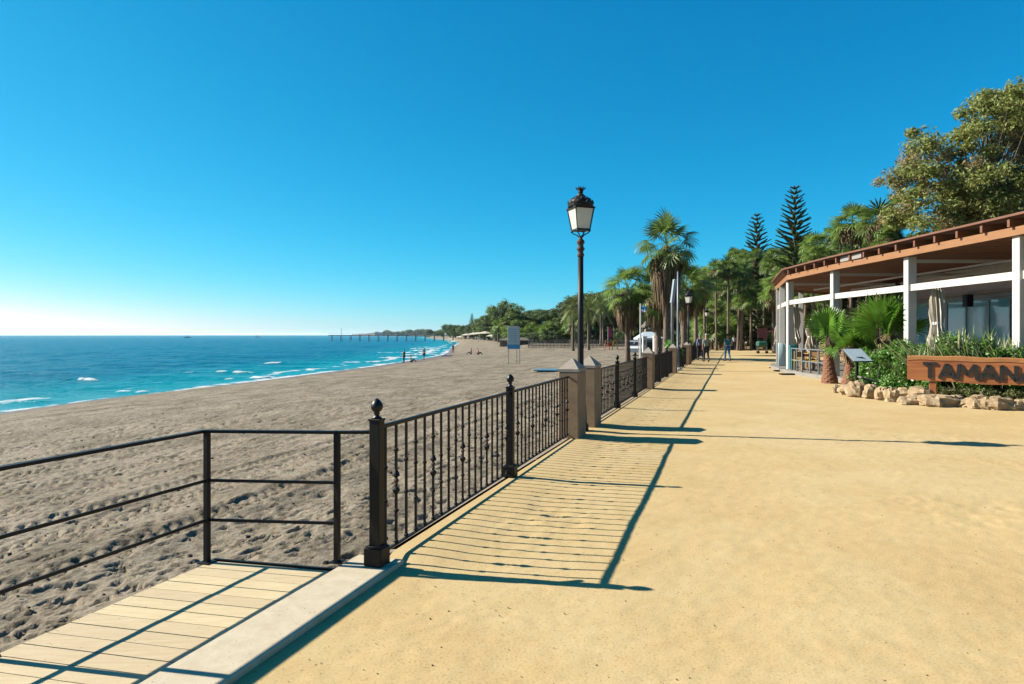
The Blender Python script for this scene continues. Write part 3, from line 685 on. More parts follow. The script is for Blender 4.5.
def fan_crown(nf, Rf, pet, seed, n=16, elo=-50, ehi=85, m=None):
    rnd = random.Random(seed); VV = []; FF = []; o = 0
    for k in range(nf):
        u = (k+.5)/nf; el = R(elo + (ehi-elo)*u**.9 + rnd.uniform(-8,8)); az = k*2.399963+rnd.uniform(-.25,.25)
        d = Vector((math.cos(el)*math.cos(az), math.cos(el)*math.sin(az), math.sin(el)))
        pl = pet*rnd.uniform(.8,1.15); base = Vector((0,0,rnd.uniform(-.15,.15)*pet)); tip = base + d*pl + Vector((0,0,-pl*.12))
        # petiole
        s = frame_from(d); w = .022*Rf
        pv_ = [base+s@Vector((0,-w,0)), base+s@Vector((0,w,0)), tip+s@Vector((0,w*.7,0)), tip+s@Vector((0,-w*.7,0))]
        VV.append(np.array([tuple(p) for p in pv_])); FF.append(np.array([[o,o+1,o+2,o+3]])); o += 4
        dd = Vector((d.x, d.y, d.z-.35-.2*rnd.random())).normalized()
        V, F = fan_geom(Rf*rnd.uniform(.85,1.1), n, rnd.uniform(215,270), rnd.uniform(.25,.6), rnd=rnd)
        M = frame_from(dd, rnd.uniform(-.7,.7)); A = np.array([list(r) for r in M])
        VV.append(V@A.T + np.array(tuple(tip))); FF.append(F+o); o += len(V)
    return npmesh('crown', np.concatenate(VV), np.concatenate(FF), m or M_fan)
def skirt_mesh(L, r, seed, nb=620, m=None):
    rnd = random.Random(seed); V = []; F = []
    for k in range(nb):
        a = rnd.random()*6.283; u = rnd.random(); z0 = -u*L*.6; rr = r*(.45+.35*rnd.random())*(1-u*.35)
        l = L*(.3+.4*rnd.random()); o = len(V); ca, sa = math.cos(a), math.sin(a); r2 = rr+r*(.45+.75*rnd.random())*(1-.4*u); w = .018+.03*rnd.random()
        for (q, z, ww) in ((rr*.3, z0+.1, w*.5), (r2, z0-l*.35, w*1.4), (r2*.85, z0-l, w*.4)):
            V += [(q*ca-ww*sa, q*sa+ww*ca, z), (q*ca+ww*sa, q*sa-ww*ca, z)]
        F += [(o,o+1,o+3,o+2),(o+2,o+3,o+5,o+4)]
    return npmesh('skirt', V, F, m or M_skirt)
def trunk_mesh(r0, r1, h=1.0, m=None, n=10, bulge=1.5, seg=26, knob=.06, seed=1, lean=0.0):
    rnd = random.Random(seed); pts = []; rad = []
    for i in range(seg+1):
        u = i/seg; pts.append((lean*u*u, 0, u*h)); rad.append((r0+(r1-r0)*u)*(1+(bulge-1)*math.exp(-u*9))*(1+knob*rnd.uniform(-1,1)+knob*(i%2)))
    return MB().tube(pts, rad, n).mesh('trunk', m or M_trunk, True)
TRK = [trunk_mesh(.20,.15,seed=i) for i in range(3)]
CRN = [fan_crown(30, .85, .85, 50+i, 13, -45, 85) for i in range(3)]
CRN_L = [fan_crown(40, .85, 1.15, 80+i, 18, -65, 85) for i in range(2)]
SKT = [skirt_mesh(2.2, .75, i) for i in range(3)]
def fan_palm(loc, h, label, group=None, sc=1.0, k=0, skirt=1.0, crown=None, tw=1.0, lean=(0,0), name='fan_palm'):
    t = thing(name, label, 'palm tree', loc, random.random()*6.28, group)
    if lean != (0,0): t.rotation_euler = (lean[0], lean[1], 0)
    link(TRK[k%3], 'trunk', t, (0,0,-.1), 0, (tw,tw,h+.1))
    link(crown or CRN[k%3], 'crown', t, (0,0,h), 0, (sc,)*3)
    if skirt > 0: link(SKT[k%3], 'dead_frond_skirt', t, (0,0,h-.1*sc), 0, (sc*.8,sc*.8,skirt))
    return t

# ---- leaf clumps
def leaf_cloud(centres, per, rad, size, seed, flat=.75):
    rng = np.random.default_rng(seed); C = np.asarray(centres, float); rad = np.broadcast_to(np.asarray(rad, float), (len(C),))
    n = len(C)*per; d = rng.normal(size=(n,3)); d /= np.linalg.norm(d, axis=1)[:,None]
    r = rng.random(n)**.45; cc = np.repeat(C, per, 0); rr = np.repeat(rad, per)
    P = cc + d*(r*rr)[:,None]*np.array([1,1,flat])
    nrm = d*0.6 + rng.normal(size=(n,3))*.6 + np.array([0,0,.5]); nrm /= np.linalg.norm(nrm, axis=1)[:,None]
    t = np.cross(nrm, rng.normal(size=(n,3))); t /= np.linalg.norm(t, axis=1)[:,None]; b = np.cross(nrm, t)
    s = size*rng.uniform(.6,1.35,n)[:,None]
    V = np.stack([P-t*s, P-b*s*.45, P+t*s, P+b*s*.45], 1).reshape(-1,3)
    F = np.arange(n*4).reshape(n,4)
    return V, F
def branchy(centres, base_h, r0, seed, m, spread=.5, name='trunk', top=.75, limbs=7):
    'trunk and limbs reaching towards the leaf clumps'
    rnd = random.Random(seed); C = [Vector(c) for c in centres]; H = max(c.z for c in C); b = MB()
    ax = Vector((sum(c.x for c in C)/len(C), sum(c.y for c in C)/len(C), 0))
    def trunkp(u): return Vector((ax.x*u*u*.8+.25*math.sin(u*4+seed), ax.y*u*u*.8+.25*math.cos(u*3+seed), u*H*top))
    b.tube([trunkp(i/8) for i in range(9)], [r0*(1.25-1.05*(i/8)**.8) for i in range(9)], 9)
    for k in range(limbs):
        u = (base_h/(H*top)) + (1-base_h/(H*top))*(k/limbs)*.9; p = trunkp(u); grp = C[k::limbs]
        if not grp: continue
        mid = sum(grp, Vector())/len(grp)
        for j, c in enumerate(grp):
            q = p.lerp(c, .5)+Vector((0,0,(c-p).length*.10)); q = q.lerp(p.lerp(mid,.5), .4)
            r = r0*.42*(1-u*.5)
            b.tube([p, p.lerp(q,.5)+Vector((rnd.uniform(-.2,.2),rnd.uniform(-.2,.2),.1)), q, q.lerp(c,.5), c], [r*(.5+.5/len(grp)),r*.6,r*.4,r*.22,r*.08], 5, False)
    return b.mesh(name, m, True)
def blob_centres(blobs, n, seed, surf=.55):
    'blobs: (x,y,z,rx,ry,rz)'
    rnd = random.Random(seed); out = []
    wts = [b[3]*b[4]*b[5] for b in blobs]
    for _ in range(n):
        b = rnd.choices(blobs, wts)[0]
        while True:
            d = Vector((rnd.gauss(0,1), rnd.gauss(0,1), rnd.gauss(0,1))).normalized(); r = surf+(1-surf)*rnd.random()
            p = (b[0]+d.x*b[3]*r, b[1]+d.y*b[4]*r, b[2]+d.z*b[5]*r)
            if p[2] > b[2]-b[5]*.8: break
        out.append(p)
    return out
def broad_tree_meshes(blobs, nc, per, crad, leaf, seed, leafm, barkm, base_h, r0, flat=.75):
    cs = blob_centres(blobs, nc, seed); rnd = random.Random(seed)
    V, F = leaf_cloud(cs, per, [crad*rnd.uniform(.6,1.25) for _ in cs], leaf, seed, flat)
    crown = npmesh('crown', V, F, leafm)
    return branchy(cs, base_h, r0, seed, barkm), crown
BT = [ # (trunk mesh, crown mesh) of unit-like trees 10 m tall
  broad_tree_meshes([(0,0,6.3,3.6,3.6,3.2),(1.2,.5,7.6,2.2,2.2,2.0)], 75, 120, .95, .20, 301, M_dark, M_bark, 2.5, .28),
  broad_tree_meshes([(0,0,6.8,4.6,4.6,2.6),(-1.8,0,5.2,3,3,2)], 80, 120, 1.0, .20, 302, M_mid, M_bark, 2.5, .30),
  broad_tree_meshes([(0,0,8.0,5.6,5.6,1.6)], 90, 120, .9, .17, 303, M_dark, M_bark, 5.0, .32, .55),   # umbrella pine
  broad_tree_meshes([(0,0,5.5,2.6,2.6,4.6),(.8,0,8,1.8,1.8,1.8)], 70, 110, .9, .20, 304, M_mid, M_bark, 1.5, .25),
  broad_tree_meshes([(0,0,3.4,5.0,5.0,3.2),(2,0,5,3,3,2.5),(-3,1,4.0,3,3,2.5)], 90, 110, 1.0, .19, 305, M_dark, M_bark, .8, .25), # low mass
]
def broad(loc, h, k, label, group, name='broadleaf_tree', wide=1.0, cat='tree'):
    t = thing(name, label, cat, loc, random.random()*6.28, group); s = h/10.0
    link(BT[k][0], 'trunk', t, (0,0,-.1), 0, (s*wide,s*wide,s)); link(BT[k][1], 'crown', t, (0,0,0), 0, (s*wide,s*wide,s)); return t

# ---- araucaria
def araucaria(h, seed, full=1.0, tiers=26, z0=.12):
    rnd = random.Random(seed); V = []; F = []; bb = MB()
    for k in range(tiers):
        u = z0+(1-z0)*(k/tiers)**.95; z = u*h; L = full*(1-u)**.8*h*.24+.25; nb = 7
        for j in range(nb):
            a = j*2*math.pi/nb + k*.6 + rnd.uniform(-.15,.15); l = L*rnd.uniform(.8,1.1); ca, sa = math.cos(a), math.sin(a)
            rise = .14 + .40*u
            P = [(l*q*ca, l*q*sa, z + l*(rise*q - .10*(1-u)*q*q + .05*q**4)) for q in (0,.25,.5,.75,1.0)]
            bb.tube(P, [.045*(1-u)+.02]*4+[.01], 4, False)
            ns = int(12+l*15)
            for i in range(ns):
                q = .12+.88*i/ns; f = q*4; i0 = min(3, int(f)); fr = f-i0
                p = Vector(P[i0]).lerp(Vector(P[i0+1]), fr)
                for sd in (-1,1):
                    w = (.26+.16*rnd.random())*(1.15-q*.7)*max(.45, min(1, l/1.8)); 
                    d = Vector((ca*.75-sa*sd*.75, sa*.75+ca*sd*.75, .35+.25*rnd.random())).normalized()
                    o = len(V); e = Vector((ca,sa,0))*.045; t_ = p+d*w
                    V += [tuple(p-e), tuple(p+e), tuple(t_+e*.9+Vector((0,0,.02))), tuple(t_-e*.9)]; F.append((o,o+1,o+2,o+3))
                    o = len(V); e = Vector((0,0,.055))
                    V += [tuple(p-e), tuple(p+e), tuple(t_+e*.9), tuple(t_-e*.9)]; F.append((o,o+1,o+2,o+3))
    crown = npmesh('crown', V, F, M_arau)
    bb.tube([(0,0,0),(0,0,h*.5),(0,0,h*.93),(0,0,h*1.0)], [h*.016,h*.011,.04,.012], 8)
    return bb.mesh('trunk', M_bark), crown
AR = araucaria(17.0, 1, 1.0, 27)
AR2 = araucaria(10.0, 2, 1.25, 15)
def norfolk(loc, sc, label, k=0, group=None):
    t = thing('norfolk_pine', label, 'pine tree', loc, random.random(), group); A = (AR, AR2)[k]
    link(A[0], 'trunk', t, scale=(sc,)*3); link(A[1], 'crown', t, scale=(sc,)*3)
# ---- date palm
def date_crown(nf, L, seed):
    rnd = random.Random(seed); V = []; F = []
    for k in range(nf):
        u = (k+.5)/nf; el = R(-35+120*u+rnd.uniform(-8,8)); az = k*2.39996; ca, sa = math.cos(az), math.sin(az); l = L*rnd.uniform(.85,1.1)
        P = []
        for i in range(9):
            q = i/8; r = l*q*math.cos(el)*(1-.12*q); z = l*q*math.sin(el) - l*.48*q*q*(.6+.6*math.cos(el)); P.append(Vector((r*ca, r*sa, z)))
        for i in range(30):
            q = .12+.87*i/30; f = q*8; i0 = min(7,int(f)); p = P[i0].lerp(P[i0+1], f-i0); ax = (P[i0+1]-P[i0]).normalized(); w = l*.17*math.sin(math.pi*min(1,q*.85+.12))
            for sd in (-1,1):
                d = (Vector((-sa,ca,0))*sd*.8+ax*.6+Vector((0,0,-.15+.4*rnd.random()-.1))).normalized(); t_ = p+d*w; e = ax*.028; o = len(V)
                V += [tuple(p-e),tuple(p+e),tuple(t_+e*.3),tuple(t_-e*.3)]; F.append((o,o+1,o+2,o+3))
        o = len(V)
        for i in range(9): V += [tuple(P[i]+Vector((-sa,ca,0))*.02*(1-i/9)), tuple(P[i]-Vector((-sa,ca,0))*.02*(1-i/9))]
        for i in range(8): F.append((o+2*i,o+2*i+1,o+2*i+3,o+2*i+2))
    return npmesh('crown', V, F, M_date)
DC = date_crown(42, 2.6, 4)
def date_palm(loc, h, label, sc=1.0, group=None):
    t = thing('date_palm', label, 'palm tree', loc, random.random()*6, group)
    link(TRK[0], 'trunk', t, (0,0,-.1), 0, (1.0,1.0,h+.1)); link(DC, 'crown', t, (0,0,h), 0, (sc,)*3)

GZ = -0.1
def bz(x, y): return beach_z(x, y)
# -- the signature palms by the fence
def on_beach(X, Y): return Vector((X, Y, bz(X, Y)))
p = px(627.5, 50); fan_palm(on_beach(p.x, 50), 5.3, 'shorter fan palm with a brown dead-frond skirt, left of the tall one', None, 1.12, 0, 1.2, CRN_L[0], .95)
p = px(666.5, 46); fan_palm(on_beach(p.x, 46), 7.9, 'tallest fan palm by the fence, with shaggy crown above a second palm', None, 1.25, 1, 1.75, CRN_L[1], 1.05)
p = px(658, 48.5); fan_palm(on_beach(p.x, 48.5), 4.9, 'fan palm whose crown fills in just below the tallest crown', None, 1.2, 2, 1.0, CRN_L[0], 1.2)
p = px(684, 58); fan_palm(on_beach(p.x, 58), 6.0, 'fan palm with hanging brown fronds just behind the grey light poles', None, 1.3, 0, 1.1, CRN_L[1], 1.2)
p = px(696, 66); fan_palm(Vector((p.x, 66, -.1)), 6.6, 'fan palm with ragged dark crown right of the light poles', None, 1.2, 1, 1.2, CRN_L[0], 1.0)
p = px(573, 106); date_palm(on_beach(p.x, 106), 6.6, 'feathery palm standing on the sand just left of the tall lamp pole', 1.25)
p = px(588.5, 108); date_palm(on_beach(p.x, 108), 6.4, 'feathery palm standing on the sand just right of the tall lamp pole', 1.25)
p = px(601, 122); date_palm(on_beach(p.x, 122), 6.8, 'feathery palm half hidden behind the short skirted fan palm', 1.2)
# -- grove at the end of the promenade and behind the restaurant
GRV = 'fan palms of the grove behind the promenade'
skyline = [(690,286),(700,272),(712,264),(722,255),(735,249),(757,245),(775,250),(795,238),(815,236),(835,225),(850,212),(862,232),(875,208),(890,222),(905,232),(925,235),(1000,215),(1100,170)]
def top_at(x): return np.interp(x, [a for a,_ in skyline], [b for _,b in skyline])
rnd = random.Random(21); tall = 0
def grove_palm(x, Y, top, k, label, skirt=.6, sc=1.0):
    z = zat(top, Y); h = z - GZ - 1.25*sc; h = max(2.5, h); q = px(x, Y, GZ)
    fan_palm(q, h, label, GRV, sc, k, skirt, None, rnd.uniform(.55,.8), (rnd.uniform(-.04,.04), rnd.uniform(-.05,.05)))
for x, Y, top, lab in ((850,62,205,'fan palm with its crown clear against the sky, left of the pair above the roof'),(876,58,202,'fan palm with red-brown trunk rising right above the pavilion roof'),(737,98,252,'slender fan palm whose crown breaks the skyline left of the small pine'),(716,92,270,'leaning fan palm beyond the two walkers'),(706,88,273,'fan palm with thin pale leaning trunk near the distant lamp'),(821,70,232,'dark fan palm crown just above the roof between pine and sky palms'),(893,60,193,'thin fan palm with two small heads near the big olive tree'),(1013,52,178,'fan palm crown in front of the big tree at the picture edge')):
    grove_palm(x, Y, top, int(x)%3, lab, .7, 1.35 if x in (850,876) else 1.1)
for i in range(175):
    x = rnd.uniform(696, 960); Y = rnd.uniform(74, 135) if x < 770 else rnd.uniform(55, 110)
    tp = top_at(x) - 2 + rnd.random()**1.5*66; 
    if tp > 312: tp = 312
    grove_palm(x, Y, tp, i%3, ('slim fan palm packed into the dense grove beyond the path end' if x < 770 else 'fan palm crowded in the dark grove rising behind the restaurant roof'), rnd.choice((0,0,.35,.5)), rnd.uniform(.7,1.05))
for i in range(26):     # young low palms under the grove
    x = rnd.uniform(698, 775); Y = rnd.uniform(78, 110); q = px(x, Y, GZ)
    fan_palm(q, rnd.uniform(1.2, 3.4), 'young low fan palm under the tall grove at the path end', 'young palms under the grove', rnd.uniform(.8,1.2), i%3, 0)
for i in range(34):     # dark trees that close the grove from behind
    x = 690+ i*10.5 + rnd.uniform(-4,4); Y = rnd.uniform(112, 150) if x < 780 else rnd.uniform(85, 120); q = px(x, Y, GZ)
    h = (zat(top_at(x)+rnd.uniform(5,22), Y)-GZ); broad(q, h, rnd.choice((0,3,0,1)), 'dark leafy tree closing the palm grove from behind', 'dark trees at the back of the palm grove')
for i in range(24):
    x = 690+ i*16 + rnd.uniform(-4,4); Y = rnd.uniform(100, 118) if x < 780 else rnd.uniform(70, 85); q = px(x, Y, GZ)
    broad(q, rnd.uniform(4,7), 4, 'low dark shrub mass under the palms', 'understorey shrubs of the palm grove', 'shrub', 1.0, 'shrub')
norfolk(px(795, 76, GZ), (zat(184, 76)-GZ)/17.0, 'tall Norfolk pine with tiered branches standing above the grove')
norfolk(px(757, 92, GZ), (zat(212, 92)-GZ)/17.0*1.0, 'smaller Norfolk pine standing above the grove, left of the taller')
norfolk(px(757, 80, GZ), 1.0, 'low full Norfolk pine with drooping dark tiers beside the red board', 1)
norfolk(px(770, 84, GZ), .95, 'low full Norfolk pine with drooping tiers close to the pavilion corner', 1)
norfolk(px(741, 86, GZ), .9, 'low full Norfolk pine with drooping tiers behind the man in teal', 1)
# -- big olive-green tree, right
Yb = 46
def pb(x, y, rx, rz, dy=0, ry=3.5): s = Yb/683; return ((x-512)*s-BX0, dy, CAM_H+(335-y)*s-GZ, rx*s, ry, rz*s)
BX0 = px(965, Yb).x
blobs = [pb(1000,118,52,34),pb(950,150,46,34),pb(918,172,34,30,1),pb(965,190,60,32,-1),pb(1045,150,50,50),pb(915,212,30,26),pb(1010,105,30,24),pb(985,222,60,22),pb(1080,200,40,60)]
cs = blob_centres(blobs, 300, 77, .35); rr = random.Random(4)
cg = [c for c in cs if not (c[0] < -1.6 and rr.random() < .45)]; cb = [c for c in cs if c not in cg]
t = thing('feathery_tree', 'big olive-green feathery tree rising behind the restaurant roof', 'tree', px(965, Yb, GZ))
V, F = leaf_cloud(cg, 230, [rr.uniform(.5,1.15) for _ in cg], .125, 9, .7); link(npmesh('crown', V, F, M_olive), 'crown', t)
V, F = leaf_cloud(cb, 120, [rr.uniform(.5,.95) for _ in cb], .11, 10, .7); o = link(npmesh('bronze_foliage', V, F, M_brown), 'bronze_foliage', t); o['label'] = 'sparse bronze foliage on the left side of the crown'
link(branchy(cs, 4.5, .42, 5, M_bark, limbs=14), 'trunk', t)
# dark trees below it
for i, (x, y, Y) in enumerate(((1000,205,52),(1040,190,50),(950,228,54),(915,232,58),(985,215,60),(1075,190,48),(1120,170,46))):
    broad(px(x, Y, GZ), zat(y, Y)-GZ, (0,0,1,3,0,1,0)[i], 'dark evergreen under the big olive-green tree, seen over the roof', 'dark evergreens under the big tree')
# -- trees beyond the beach, getting smaller to the left
left_sky = [(428,334),(440,331),(452,328),(462,322),(475,318),(487,314),(497,303),(506,299),(514,306),(524,311),(535,308),(548,305),(560,306),(575,296),(590,289),(605,288),(640,282),(700,282)]
def lt(x): return np.interp(x, [a for a,_ in left_sky], [b for _,b in left_sky])
BEL = 'trees lining the back of the beach'
def depth_at(x): return np.interp(x, [428,445,470,500,540,580,640,700],[640,450,290,168,150,140,128,125])
for i in range(64):
    x = 430 + (i/64)**.85*262 + rnd.uniform(-2,2); Y = depth_at(x)*rnd.uniform(1.03,1.22); q = px(x, Y, GZ); tp = lt(x)+rnd.uniform(0,5) if i%2 else lt(x)+rnd.uniform(5,22)
    tp = min(tp, 333 if x < 445 else 326)
    h = zat(tp, Y)-GZ; k = rnd.choice((0,1,3,1)); 
    if 518 < x < 600 and i%2: k = 2
    lab = 'dark round-topped tree in the belt behind the beach' if k != 2 else 'umbrella pine with flat dark crown behind the beach'
    broad(q, h, k, lab, BEL if k != 2 else 'umbrella pines behind the beach', 'umbrella_pine' if k == 2 else 'broadleaf_tree', 1.0+.8*(8/max(h,5)-.4 if h < 8 else 0))
q = px(505, 200, GZ); broad(q, zat(299, 200)-GZ, 1, 'tall rounded tree standing above the others behind the beach sign', None, wide=.95)
norfolk(px(472, 300, GZ), (zat(313, 300)-GZ)/17, 'tiny pointed pine spire far along the beach')
for i in range(46):
    x = 455 + i*5.0+rnd.uniform(-2,2); Y = depth_at(x)*rnd.uniform(.97,1.1); q = px(x, Y, GZ); tp = lt(x)+8+rnd.random()*22; tp = min(tp, 328); h = zat(tp, Y)-GZ-1.2
    if h > 2: fan_palm(q, h, 'fan palm in the row of trees behind the beach', 'fan palms behind the beach', rnd.uniform(1.1,1.5), i%3, rnd.choice((0,.6,.8)))
for i in range(30):
    x = 452 + i*8.2+rnd.uniform(-3,3); Y = depth_at(x)*rnd.uniform(1.0,1.08); q = px(x, Y, GZ)
    broad(q, 4.5*Y/150 if Y > 160 else rnd.uniform(3.6,5.2), 4, 'low bushy green at the foot of the trees behind the beach', 'bushes at the back of the beach', 'bush', 1.1, 'bush')
# ------------------------------------------------------------------ restaurant pavilion
M_fascia = mat('varnished_orange_timber', (.25,.108,.038), .55, color2=(.34,.16,.060), scale=2.2, stretch=(3,1,14), detail=7, bump=.15, bscale=25, bdist=.004)
M_rafter = mat('red_brown_timber', (.17,.062,.028), .55, color2=(.22,.085,.036), scale=3, stretch=(1,1,8), bump=.15, bscale=20)
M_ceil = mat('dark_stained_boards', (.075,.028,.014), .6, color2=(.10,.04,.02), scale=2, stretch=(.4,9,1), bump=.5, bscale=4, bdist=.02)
M_rooftop = mat('brown_roof_sheet', (.17,.068,.036), .7, var=.15, scale=2)
M_colw = mat('white_painted_column', (.62,.60,.57), .5, color2=(.52,.50,.46), scale=2.5, detail=9, bump=.1, bscale=15, bdist=.003)
M_render = mat('cream_render', (.62,.56,.47), .8, color2=(.68,.62,.54), scale=1.2, detail=8, bump=.15, bscale=40)
M_floor = mat('grey_terrace_tile', (.22,.20,.17), .7, color2=(.29,.265,.23), scale=2, bump=.15, bscale=15)
M_steel = mat('grey_window_frame', (.22,.23,.23), .4, metal=.4)
M_glass = bpy.data.materials.new('painted_reflection_glass'); M_glass.use_nodes = True
_n = M_glass.node_tree; _b = _n.nodes['Principled BSDF']; _b.inputs['Base Color'].default_value = (.13,.34,.43,1); _b.inputs['Roughness'].default_value = .06; _b.inputs['Specular IOR Level'].default_value = .8; _b.inputs['IOR'].default_value = 1.8  # blue base colour stands in for the reflected sea and sky
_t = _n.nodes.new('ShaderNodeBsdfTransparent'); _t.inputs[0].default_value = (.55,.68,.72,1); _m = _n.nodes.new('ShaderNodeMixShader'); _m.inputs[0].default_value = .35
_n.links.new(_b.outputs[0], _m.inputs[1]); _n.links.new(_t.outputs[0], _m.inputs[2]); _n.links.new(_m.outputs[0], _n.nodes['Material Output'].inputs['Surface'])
EAVE = [(12.35,8.0),(12.28,16.6),(12.12,21.5),(12.0,25.6),(12.15,30.2),(14.35,37.2),(18.5,41.0),(24,42.0)]
pav = thing('restaurant_pavilion', 'open beach restaurant with curved timber roof on white columns', 'restaurant', (12.5, 26, 0)); PO = pav.location
def rel(p): return Vector((p[0]-PO.x, p[1]-PO.y, p[2]))
def ribbon(poly, off_in, off_out, z0, z1, b):
    'band following the eave polyline, from off_out outside to off_in inside'
    n = len(poly); P = [Vector((x, y, 0)) for x, y in poly]; nor = []
    for i in range(n):
        d = (P[min(i+1,n-1)]-P[max(i-1,0)]).normalized(); nor.append(Vector((d.y, -d.x, 0)))   # towards inside (+x)
    vs = []
    for i in range(n):
        a = P[i]-nor[i]*off_out; c = P[i]+nor[i]*off_in
        vs += [rel((a.x,a.y,z0)), rel((c.x,c.y,z0)), rel((c.x,c.y,z1)), rel((a.x,a.y,z1))]
    fs = [(3,2,1,0), tuple((n-1)*4+k for k in range(4))]
    for i in range(n-1):
        for k in range(4): fs.append((i*4+k, i*4+(k+1)%4, (i+1)*4+(k+1)%4, (i+1)*4+k))
    b.add(vs, fs); return b
CT_Z = 4.11
ribbon(EAVE, .07, .0, CT_Z, CT_Z+.21, MB()).build('fascia_beam', M_fascia, pav, )
# roof sheet: thin, over the rafters, reaching back
def inset_poly(off):
    P = [Vector((x,y,0)) for x,y in EAVE]; n = len(P); out = []
    for i in range(n):
        d = (P[min(i+1,n-1)]-P[max(i-1,0)]).normalized(); q = P[i]+Vector((d.y,-d.x,0))*off; out.append((q.x-PO.x, q.y-PO.y))
    return out
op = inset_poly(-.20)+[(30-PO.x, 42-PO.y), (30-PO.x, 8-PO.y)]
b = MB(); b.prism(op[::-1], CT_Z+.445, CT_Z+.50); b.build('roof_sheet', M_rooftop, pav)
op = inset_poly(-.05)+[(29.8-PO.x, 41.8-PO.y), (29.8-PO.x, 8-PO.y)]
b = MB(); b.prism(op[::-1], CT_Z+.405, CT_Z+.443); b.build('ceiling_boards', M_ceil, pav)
# rafters
def eave_pt(d):
    acc = 0
    for i in range(len(EAVE)-1):
        a, c = Vector(EAVE[i]), Vector(EAVE[i+1]); L = (c-a).length
        if acc+L >= d: 
            u = (c-a)/L; p = a+u*(d-acc); return p, u
        acc += L
    return None, None
d = .35
while True:
    p, u = eave_pt(d)
    if p is None: break
    n_ = Vector((u.y, -u.x)); ang = math.atan2(n_.y, n_.x)
    if p.y < 30.5: n_ = Vector((1, 0.0))
    a = p - n_*.12; L = 9.0 if p.y < 32 else 6.5
    q = a + n_*L
    b = MB(); b.bar(rel((a.x,a.y,CT_Z+.308)), rel((q.x,q.y,CT_Z+.308)), .085, .185); b.build('rafter', M_rafter, pav); d += .93
# dark battens hung below the rafters form the slatted ceiling
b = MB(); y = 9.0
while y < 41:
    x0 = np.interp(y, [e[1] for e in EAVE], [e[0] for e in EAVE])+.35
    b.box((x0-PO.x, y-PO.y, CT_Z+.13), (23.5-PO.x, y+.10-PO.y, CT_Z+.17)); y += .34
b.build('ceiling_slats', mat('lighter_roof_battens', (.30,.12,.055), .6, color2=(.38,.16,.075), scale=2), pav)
COLS = [(12.50,16.76,.21),(12.42,21.3,.21),(12.30,26.0,.20),(12.62,31.0,.20),(13.58,34.3,.20),(14.25,36.5,.18),(16.6,39.2,.18),(12.55,12.0,.21)]
for x, y, w in COLS:
    b = MB(); M = Matrix.Translation(rel((x,y,0))) @ Matrix.Rotation(R(0) if y < 31.5 else R(-22), 4, 'Z')
    b.box((-w/2-.03,-w/2-.02,.13), (w/2+.03,w/2+.02,CT_Z-.003), M, .01); b.build('column', M_colw, pav)
# rail beam half way up, between columns
order = [7,0,1,2,3,4,5,6]
for i in range(len(order)-1):
    a, c = COLS[order[i]], COLS[order[i+1]]; u = Vector((c[0]-a[0], c[1]-a[1], 0)).normalized()*.135
    b = MB(); b.bar(rel((a[0]-.02,a[1],3.15))+u, rel((c[0]-.02,c[1],3.15))-u, .09, .20); b.build('rail_beam', M_colw, pav)
for (x, y) in ((12.5,16.76),(12.42,21.3),(12.30,26.0),(12.62,31.0)):
    b = MB(); b.bar(rel((x+.15,y,3.98)), rel((19.5,y,3.98)), .07, .10); b.build('tie_beam', M_colw, pav)
for xx in (14.6, 16.4):
    b = MB(); b.bar(rel((xx,9,3.86)), rel((xx,33,3.86)), .05, .06); b.build('tie_beam', M_colw, pav)
# terrace floor
TP = [(12.35,16.5),(11.98,18),(11.95,27.6),(12.3,30.9),(13.3,35.2),(14.3,37.6),(17,39.8),(21,41),(29,41),(29,15.2)]
b = MB(); b.prism([(x-PO.x,y-PO.y) for x,y in TP][::-1], -.3, .125); b.build('terrace_floor', M_floor, pav)
# inner building
def wx(y): return 15.925+.0625*y
b = MB()
def wall_seg(b, ya, yb, z0, z1, t=.18, off=0.0):
    b.add([rel(p) for p in ((wx(ya)+off,ya,z0),(wx(yb)+off,yb,z0),(wx(yb)+off+t,yb,z0),(wx(ya)+off+t,ya,z0),(wx(ya)+off,ya,z1),(wx(yb)+off,yb,z1),(wx(yb)+off+t,yb,z1),(wx(ya)+off+t,ya,z1))],
          [(0,1,2,3),(7,6,5,4),(0,4,5,1),(1,5,6,2),(2,6,7,3),(3,7,4,0)])
wall_seg(b, 13.0, 30.6, 3.32, CT_Z+.12)
wall_seg(b, 13.0, 15.3, .125, 3.32)
b.build('wall', M_colw, pav)
b = MB(); wall_seg(b, 15.3, 30.6, 3.06, 3.318, .22, -.03); b.build('shutter_box', M_steel, pav)
b = MB()
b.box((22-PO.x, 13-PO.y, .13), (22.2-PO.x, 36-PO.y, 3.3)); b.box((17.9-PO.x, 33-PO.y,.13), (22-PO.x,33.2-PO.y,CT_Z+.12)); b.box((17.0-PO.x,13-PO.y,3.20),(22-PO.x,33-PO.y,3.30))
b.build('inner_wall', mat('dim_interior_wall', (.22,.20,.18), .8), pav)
for y0, y1 in ((15.3,17.9),(17.9,20.3),(20.3,22.7),(22.7,25.1),(25.1,27.8),(27.8,30.5)):
    b = MB()
    for (a, c, z0, z1) in ((y0,y0+.07,.13,3.05),(y1-.07,y1,.13,3.05),(y0+.072,y1-.072,.13,.22),(y0+.072,y1-.072,2.97,3.05),((y0+y1)/2-.025,(y0+y1)/2+.025,.222,2.968)):
        wall_seg(b, a, c, z0, z1, .08)
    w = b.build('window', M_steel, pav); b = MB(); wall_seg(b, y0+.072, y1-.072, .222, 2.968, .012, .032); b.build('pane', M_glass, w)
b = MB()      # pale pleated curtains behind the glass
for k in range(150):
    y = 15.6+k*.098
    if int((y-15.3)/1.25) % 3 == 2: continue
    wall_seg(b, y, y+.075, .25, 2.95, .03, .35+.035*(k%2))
b.build('curtain', mat('pale_blue_grey_curtain', (.42,.50,.54), .9), pav)
